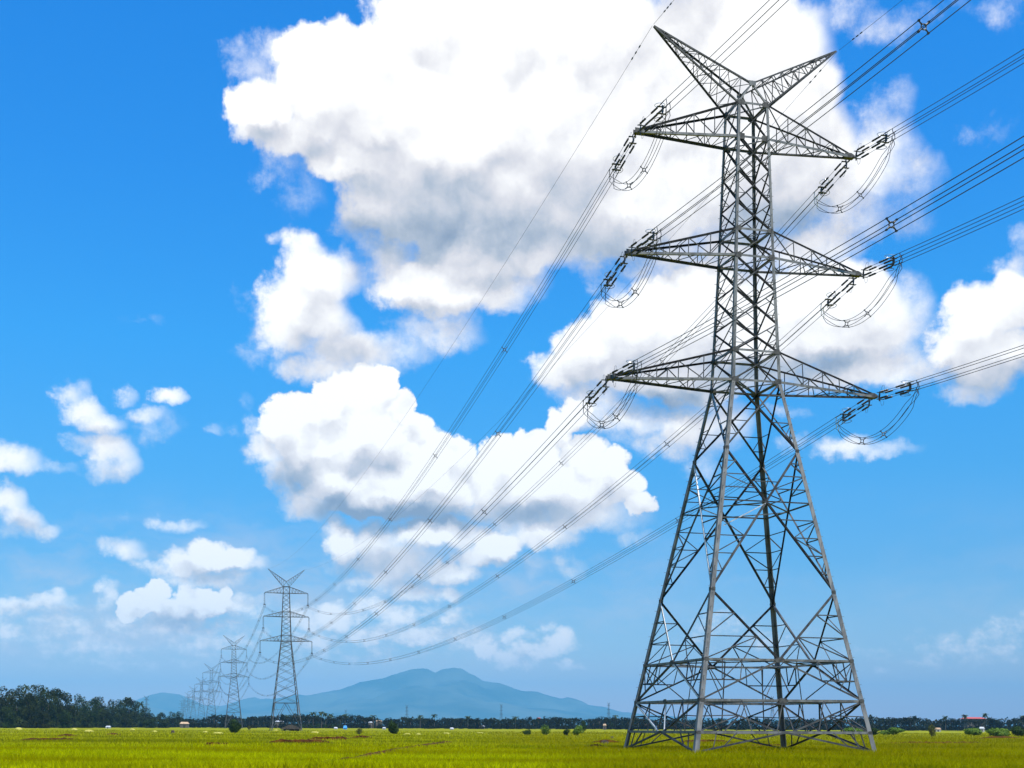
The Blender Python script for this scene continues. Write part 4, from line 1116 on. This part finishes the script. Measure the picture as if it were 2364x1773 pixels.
# the tangle of shrubs and hidden trees filling the wood
rw = random.Random(8); lob = []
for k in range(330):
    x = rw.uniform(-330, 430); d = float(np.interp(x, [-60, 100, 250, 430], [660, 720, 890, 1020])) + rw.uniform(-30, 40)
    yt = float(np.interp(x, [-60, 0, 90, 170, 240, 300, 340, 430], [1612, 1610, 1612, 1628, 1632, 1636, 1650, 1660])) + rw.uniform(0, 14)
    H_ = EYE + (hzy(x) - yt) / FPX * d; u, _ = ray(x, hzy(x)); s_ = rw.uniform(3.5, 6.5)
    for q in (.15, .45, .78): lob.append((u * d + rw.uniform(-2, 2), d, max(1.0, H_ * q), s_, s_, min(s_, H_ * .3)))
tag(leaf_cloud(rw, lob, 38000, .8).build('wood_thicket', LEAF), kind='stuff', label='dark thicket filling the wood at the left edge', cat='thicket')
# far tree belt, a long row of separate crowns
far_v = [make_tree(300 + i, 9, 9, 800, .55, 9, LEAF_FAR) for i in range(6)]; usedf = [False] * 6
TOPS = [(400, 1655), (470, 1657), (500, 1649), (530, 1650), (560, 1655), (600, 1652), (640, 1650), (690, 1645), (720, 1650), (760, 1653), (800, 1651), (815, 1648), (850, 1654), (900, 1656), (945, 1655), (1000, 1658), (1060, 1657), (1100, 1658), (1180, 1657), (1240, 1656), (1285, 1653), (1320, 1656), (1400, 1655), (1430, 1654), (1500, 1658), (1600, 1659), (1700, 1658), (1800, 1659), (1900, 1658), (1985, 1657), (2020, 1651), (2060, 1657), (2105, 1653), (2135, 1658), (2150, 1665), (2185, 1657), (2230, 1658), (2300, 1657), (2340, 1656), (2400, 1656)]
x = 392.0; i = 0
while x < 2420:
    d = rt.uniform(820, 1050); yt = float(np.interp(x, [t[0] for t in TOPS], [t[1] for t in TOPS])) + rt.uniform(-2.5, 6)
    h = EYE + (hzy(x) - yt) / FPX * d; u, _ = ray(x, hzy(x)); j = rt.randrange(6)
    o = far_v[j] if not usedf[j] else copy_tree(far_v[j]); usedf[j] = True
    s = h / 9; ws = rt.uniform(.55, 1.15) * max(s, .6)
    o.location = (u * d, d, 0); o.rotation_euler = (0, 0, rt.uniform(0, 6.28)); o.scale = (ws, ws, s)
    tag(o, 'small dark rounded tree in the long belt of trees along the horizon', 'tree', 'trees of the belt along the horizon'); x += rt.uniform(7, 15); i += 1
for k in range(6):
    if not usedf[k]: bpy.data.objects.remove(far_v[k])
# mass of wood behind the belt
rm = random.Random(5); lobes = []
for k in range(480):
    x = rm.uniform(380, 2720); d = rm.uniform(1060, 1160); yt = float(np.interp(x, [t[0] for t in TOPS], [t[1] for t in TOPS])) + rm.uniform(0, 6)
    h = EYE + (hzy(x) - yt) / FPX * d; u, _ = ray(x, 1677); s = rm.uniform(3, 6)
    lobes.append((u * d, d, max(1.5, h - 3), s, s * .6, 3)); lobes.append((u * d, d, 1.5, s, s * .6, 2.2))
wd = leaf_cloud(rm, lobes, 34000, 1.3); tag(wd.build('distant_woodland', LEAF_FAR), kind='stuff', label='dark unbroken woodland behind the belt of trees', cat='woodland')
palms = [make_palm(40 + i, 11) for i in range(3)]; up_ = [False] * 3
for i, (x, yt) in enumerate([(723, 1645), (742, 1644), (752, 1647), (763, 1649), (797, 1649), (862, 1652), (970, 1652), (1003, 1650), (1080, 1654), (1190, 1655), (2227, 1651), (2273, 1648), (2183, 1654), (60, 1584), (296, 1612), (325, 1622), (1420, 1652), (1580, 1652), (2362, 1653), (662, 1652)]):
    d = 880 if x > 400 else 930; h = EYE + (hzy(x) - yt) / FPX * d; u, _ = ray(x, 1677); j = i % 3
    o = palms[j] if not up_[j] else copy_tree(palms[j]); up_[j] = True
    o.location = (u * d, d, 0); o.rotation_euler = (0, 0, i * 1.7); o.scale = (1, 1, h / 11.5)
    tag(o, 'slender coconut palm rising above the distant trees', 'palm tree', 'coconut palms among the trees')

# ------------------------------------------------------------------ bushes
def bush(x, yb, wpx, hpx, mat, label, n=900, seed=1, stems=True, sparse=1.0, name='bush'):
    p = on_ground(x, yb); d = p.y; w = wpx / FPX * d; h = (hpx + 5) / FPX * d; w = w * 1.08; rnd = random.Random(seed); root = empty(name, p)
    lobes = []
    for i in range(9):
        a = rnd.uniform(0, 6.28); q = rnd.uniform(0, .30) * w; t = rnd.random()
        s = w * rnd.uniform(.16, .27); lobes.append((math.cos(a) * q, math.sin(a) * q * .8, h * (.28 + .48 * t), s, s, h * rnd.uniform(.18, .3)))
    leaf_cloud(rnd, lobes, int(n * sparse * 2.6), max(.07, w * .036)).build('foliage', mat, root)
    m = MB()
    for i in range(7):
        l = rnd.choice(lobes); m.tube([(rnd.uniform(-.1, .1), 0, -.05), (l[0] * .6, l[1] * .6, l[2] * .6), (l[0], l[1], l[2])], [.04, .03, .012], 5)
    m.build('stem', BARK, root)
    return tag(root, label, 'bush')
bush(540, 1693, 36, 27, BUSH, 'round dark green bush in the field just left of the second pylon', 1500, 21)
bush(905, 1696, 33, 29, BUSH, 'round dark green bush alone in the field below the mountain', 1500, 22)
bush(1308, 1699, 19, 13, BUSH, 'low dark bush against the left side of the feathery light green bush', 700, 23)
bush(1333, 1699, 29, 21, BUSH_L, 'feathery light green bush left of the big pylon', 1100, 24)
bush(1262, 1698, 30, 22, BUSH_L, 'sparse pale green bush between the lone dark bush and the big pylon', 600, 25)
bush(1347, 1690, 18, 22, BUSH, 'small dark tree-like bush behind the feathery light green bush', 700, 26)
bush(2150, 1702, 26, 25, BUSH_B, 'brownish straggly bush in the field right of the big pylon', 700, 27)
bush(1218, 1697, 30, 8, BUSH, 'flat dark scrub in the field left of the sparse pale green bush', 500, 28)
bush(1410, 1684, 22, 10, BUSH, 'low dark bush on the far field edge left of the big pylon', 400, 29)
bush(829, 1696, 20, 12, BUSH_B, 'thin dry bush left of the lone round bush', 350, 30)
bush(575, 1686, 14, 8, BUSH_B, 'small dry bush between the round bush and the second pylon', 300, 31)
for i, (x, yb, w, h, mt) in enumerate([(1965, 1699, 50, 15, BUSH_L), (2010, 1698, 46, 14, BUSH), (2062, 1698, 54, 14, BUSH_L), (2250, 1699, 50, 16, BUSH_L), (2300, 1701, 60, 19, BUSH_L), (2352, 1701, 50, 22, BUSH)]):
    b = bush(x, yb, w, h, mt, ['pale green scrub beside the right leg of the big pylon', 'dark green scrub right of the big pylon, second clump from its leg', 'wide pale green scrub, third clump right of the big pylon',
         'pale green scrub left of the wide mound by the right edge', 'widest pale green mound of scrub near the right frame edge', 'dark tall scrub cut by the right frame edge'][i], 900, 50 + i); b['group'] = 'scrub on the field edge at the right'
for i, x in enumerate(range(700, 800, 17)):
    b = bush(x, 1682, 15, 7, BUSH, 'tiny dark bush in the row right of the second pylon, before the tree belt', 200, 70 + i); b['group'] = 'row of tiny bushes before the tree belt'

# ------------------------------------------------------------------ straw heaps, boulders, hut, sheds
def mound(name, x, yb, wpx, hpx, mat, label, cat, seed, group=None, rough=.12):
    p = on_ground(x, yb); d = p.y; w = wpx / FPX * d / 2; h = hpx / FPX * d; rnd = random.Random(seed); m = MB(); A, B = 18, 7
    for j in range(B + 1):
        t = j / B
        for i in range(A):
            a = 2 * math.pi * i / A; r = w * math.cos(t * math.pi / 2) ** .8 * rnd.uniform(1 - rough, 1 + rough)
            m.v.append((math.cos(a) * r, math.sin(a) * r * .8, -.05 + (h + .05) * math.sin(t * math.pi / 2) * rnd.uniform(1 - rough, 1 + rough * .6)))
    for j in range(B):
        for i in range(A): m.f.append((j * A + i, j * A + (i + 1) % A, (j + 1) * A + (i + 1) % A, (j + 1) * A + i))
    m.f.append(tuple(B * A + i for i in range(A)))
    o = m.build(name, mat, smooth=True); o.location = p; return tag(o, label, cat, group)
HEAPS = [(43, 1685, 22, 8, 'pale straw heap nearest the left frame edge'), (172, 1686, 18, 7, 'pale straw heap in front of the middle of the left wood'), (205, 1690, 26, 8, 'wide yellow straw heap, largest in front of the left wood'), (306, 1686, 15, 6, 'small straw heap before the right half of the left wood'),
         (357, 1690, 15, 5, 'low straw heap below the end of the left wood'), (503, 1694, 30, 6, 'long pale straw heap against the round bush left of the second pylon'), (474, 1691, 14, 5, 'short straw heap left of the long one by the round bush'), (664, 1688, 15, 6, 'small pale straw heap between the legs of the second pylon'), (727, 1692, 24, 5, 'flat straw heap right of the second pylon'),
         (940, 1696, 20, 5, 'flat pale straw heap just right of the lone round bush'), (966, 1697, 16, 6, 'round straw heap right of the flat one by the lone bush'), (637, 1687, 13, 4, 'tiny straw heap at the left foot of the second pylon'), (1030, 1694, 22, 4, 'thin straw heap before the mountain'), (1108, 1693, 20, 4, 'thin straw heap right of centre before the tree belt')]
for i, (x, y, w, h, lb) in enumerate(HEAPS): mound('straw_heap', x, y, w * .85, h * .7, STRAW, lb, 'straw heap', 200 + i, 'straw heaps in the fields')
mound('boulder', 1396, 1718, 21, 9, ROCK, 'largest dark boulder in the grass left of the big pylon', 'boulder', 301, None, .2)
mound('boulder', 1413, 1706, 9, 6, ROCK, 'small dark boulder behind the largest one', 'boulder', 302, None, .2)
mound('boulder', 1400, 1730, 16, 7, ROCK, 'flat dark boulder nearest the viewer on the bare soil strip', 'boulder', 303, None, .2)
mound('boulder', 399, 1693, 10, 7, ROCK, 'dark stump-like boulder alone in the left field', 'boulder', 304, None, .2)
def hut():
    p = on_ground(672, 1688); d = p.y; s = d / FPX; root = empty('hut', p, .1); w, h = 46 * s / 2, 15 * s
    m = MB(); N = 12; a, b = [], []
    prof = [(-1.08, .40), (-.7, .62), (-.25, .95), (.05, 1.0), (.5, .8), (.85, .55), (1.1, .36)]
    for (u, v) in prof: a.append((u * w, -1.6, v * h)); b.append((u * w * .95, 1.6, v * h))
    lo = [(1.1 * w, -1.6, .30 * h), (-1.08 * w, -1.6, .32 * h)]; lob = [(1.05 * w, 1.6, .30 * h), (-1.03 * w, 1.6, .32 * h)]
    m.prism(a + lo, b + lob); m.build('roof', THATCH, root)
    for sx in (-.9, -.3, .35, .95):
        for y in (-1.4, 1.4):
            q = MB(); q.tube([(sx * w, y, -.1), (sx * w, y, h * .5)], .09, 6); q.build('post', BARK, root)
    q = MB(); q.bar((-w * .8, 1.0, h * .2), (w * .8, 1.0, h * .2), .3, h * .5); q.build('wall', DARKM, root)
    return tag(root, 'dark low thatched shelter at the foot of the second pylon', 'hut')
hut()
def shed(x, y, wpx, hpx, d, wall, roof, label, name='shed', hip=False):
    u, _ = ray(x, 1677); s = d / FPX; w = wpx * s; h = hpx * s; z = EYE + (hzy(x) - y) * s; root = empty(name, (u * d, d, 0), rt.uniform(-.3, .3))
    dp = w * .6; m = MB(); m.bar((-w * .45, 0, (z - h * .4) / 2), (w * .45, 0, (z - h * .4) / 2), dp, z - h * .4); m.build('wall', wall, root)
    m = MB(); e, r = z - h * .45, z + h * .5; k = .15 if not hip else .3
    a = [(-w / 2, -dp * .6, e), (w / 2, -dp * .6, e), (w / 2, dp * .6, e), (-w / 2, dp * .6, e)]
    m.add(a + [(-w / 2 + w * k, 0, r), (w / 2 - w * k, 0, r)], [(0, 1, 5, 4), (2, 3, 4, 5), (1, 2, 5), (3, 0, 4), (3, 2, 1, 0)]); m.build('roof', roof, root)
    m = MB(); zz = z - h * .4; m.plate((0, -dp / 2 - .03, zz * .35), (w * .1, 0, 0), (0, 0, zz * .35), (0, 1, 0), .04); m.build('door', DARKM, root)
    return tag(root, label, 'house')
shed(250, 1677, 12, 3, 620, ROOF_W, ROOF_W, 'tiny white-roofed shed before the left wood')
shed(645, 1665, 20, 3, 900, BARK, ROOF_W, 'long white-roofed shed behind the second pylon')
shed(797, 1678, 9, 6, 620, ROOF_B, ROOF_B, 'bright blue tarpaulin shelter on the plain right of the second pylon', 'tarpaulin_shelter')
shed(775, 1680, 9, 3, 640, WALLM, ROOF_W, 'small white shed beside the blue tarpaulin shelter')
shed(855, 1667, 10, 2.5, 900, BARK, ROOF_W, 'small white roof among the trees left of the lone round bush')
shed(875, 1664, 15, 2.5, 900, BARK, ROOF_T, 'tan-roofed house among the trees above the lone round bush')
shed(887, 1680, 8, 3, 620, WALLM, ROOF_W, 'tiny white hut just behind the lone round bush')
shed(1043, 1681, 9, 3, 620, WALLM, ROOF_W, 'tiny white hut before the tree belt under the mountain')
shed(1112, 1676, 14, 3, 860, BARK, ROOF_W, 'low white-roofed house at the tree belt right of the mountain top')
shed(426, 1669, 22, 5, 800, BARK, ROOF_T, 'grey walled farmhouse among trees at the end of the left wood', 'farmhouse')
shed(1244, 1658, 8, 3, 1130, BARK, ROOF_R, 'tiny red roof above the trees right of the mountain')
shed(2247, 1657.5, 50, 4, 1090, BARK, ROOF_R, 'long building with bright red roof above the trees at right', 'long_house')
shed(2266, 1680, 12, 4, 600, WALLM, ROOF_W, 'pale hut roof behind the scrub at the right')
shed(2165, 1682, 14, 4, 640, WALLM, ROOF_T, 'small tan hut behind the straggly bush at the right')
shed(1396, 1673, 8, 4, 780, BARK, ROOF_T, 'tiny tan hut at the foot of the tree belt left of the big pylon')

# ------------------------------------------------------------------ haze
m = MB(); x0, x1, y0, y1, z0, z1 = -16500, 16500, -1500, 30500, -7, 1035
m.add([(x0, y0, z0), (x1, y0, z0), (x1, y1, z0), (x0, y1, z0), (x0, y0, z1), (x1, y0, z1), (x1, y1, z1), (x0, y1, z1)], [(0, 3, 2, 1), (4, 5, 6, 7), (0, 1, 5, 4), (1, 2, 6, 5), (2, 3, 7, 6), (3, 0, 4, 7)])
hm = bpy.data.materials.new('haze'); hm.use_nodes = True; t = hm.node_tree; t.nodes.clear(); n = NT(t)
pv = n.n('ShaderNodeVolumePrincipled'); o = n.n('ShaderNodeOutputMaterial'); n.put(o.inputs['Volume'], pv.outputs[0])
pv.inputs['Color'].default_value = (.215, .64, .90, 1); pv.inputs['Density'].default_value = .00006; pv.inputs['Anisotropy'].default_value = -0.35
hz_o = m.build('haze', hm); tag(hz_o, kind='stuff')
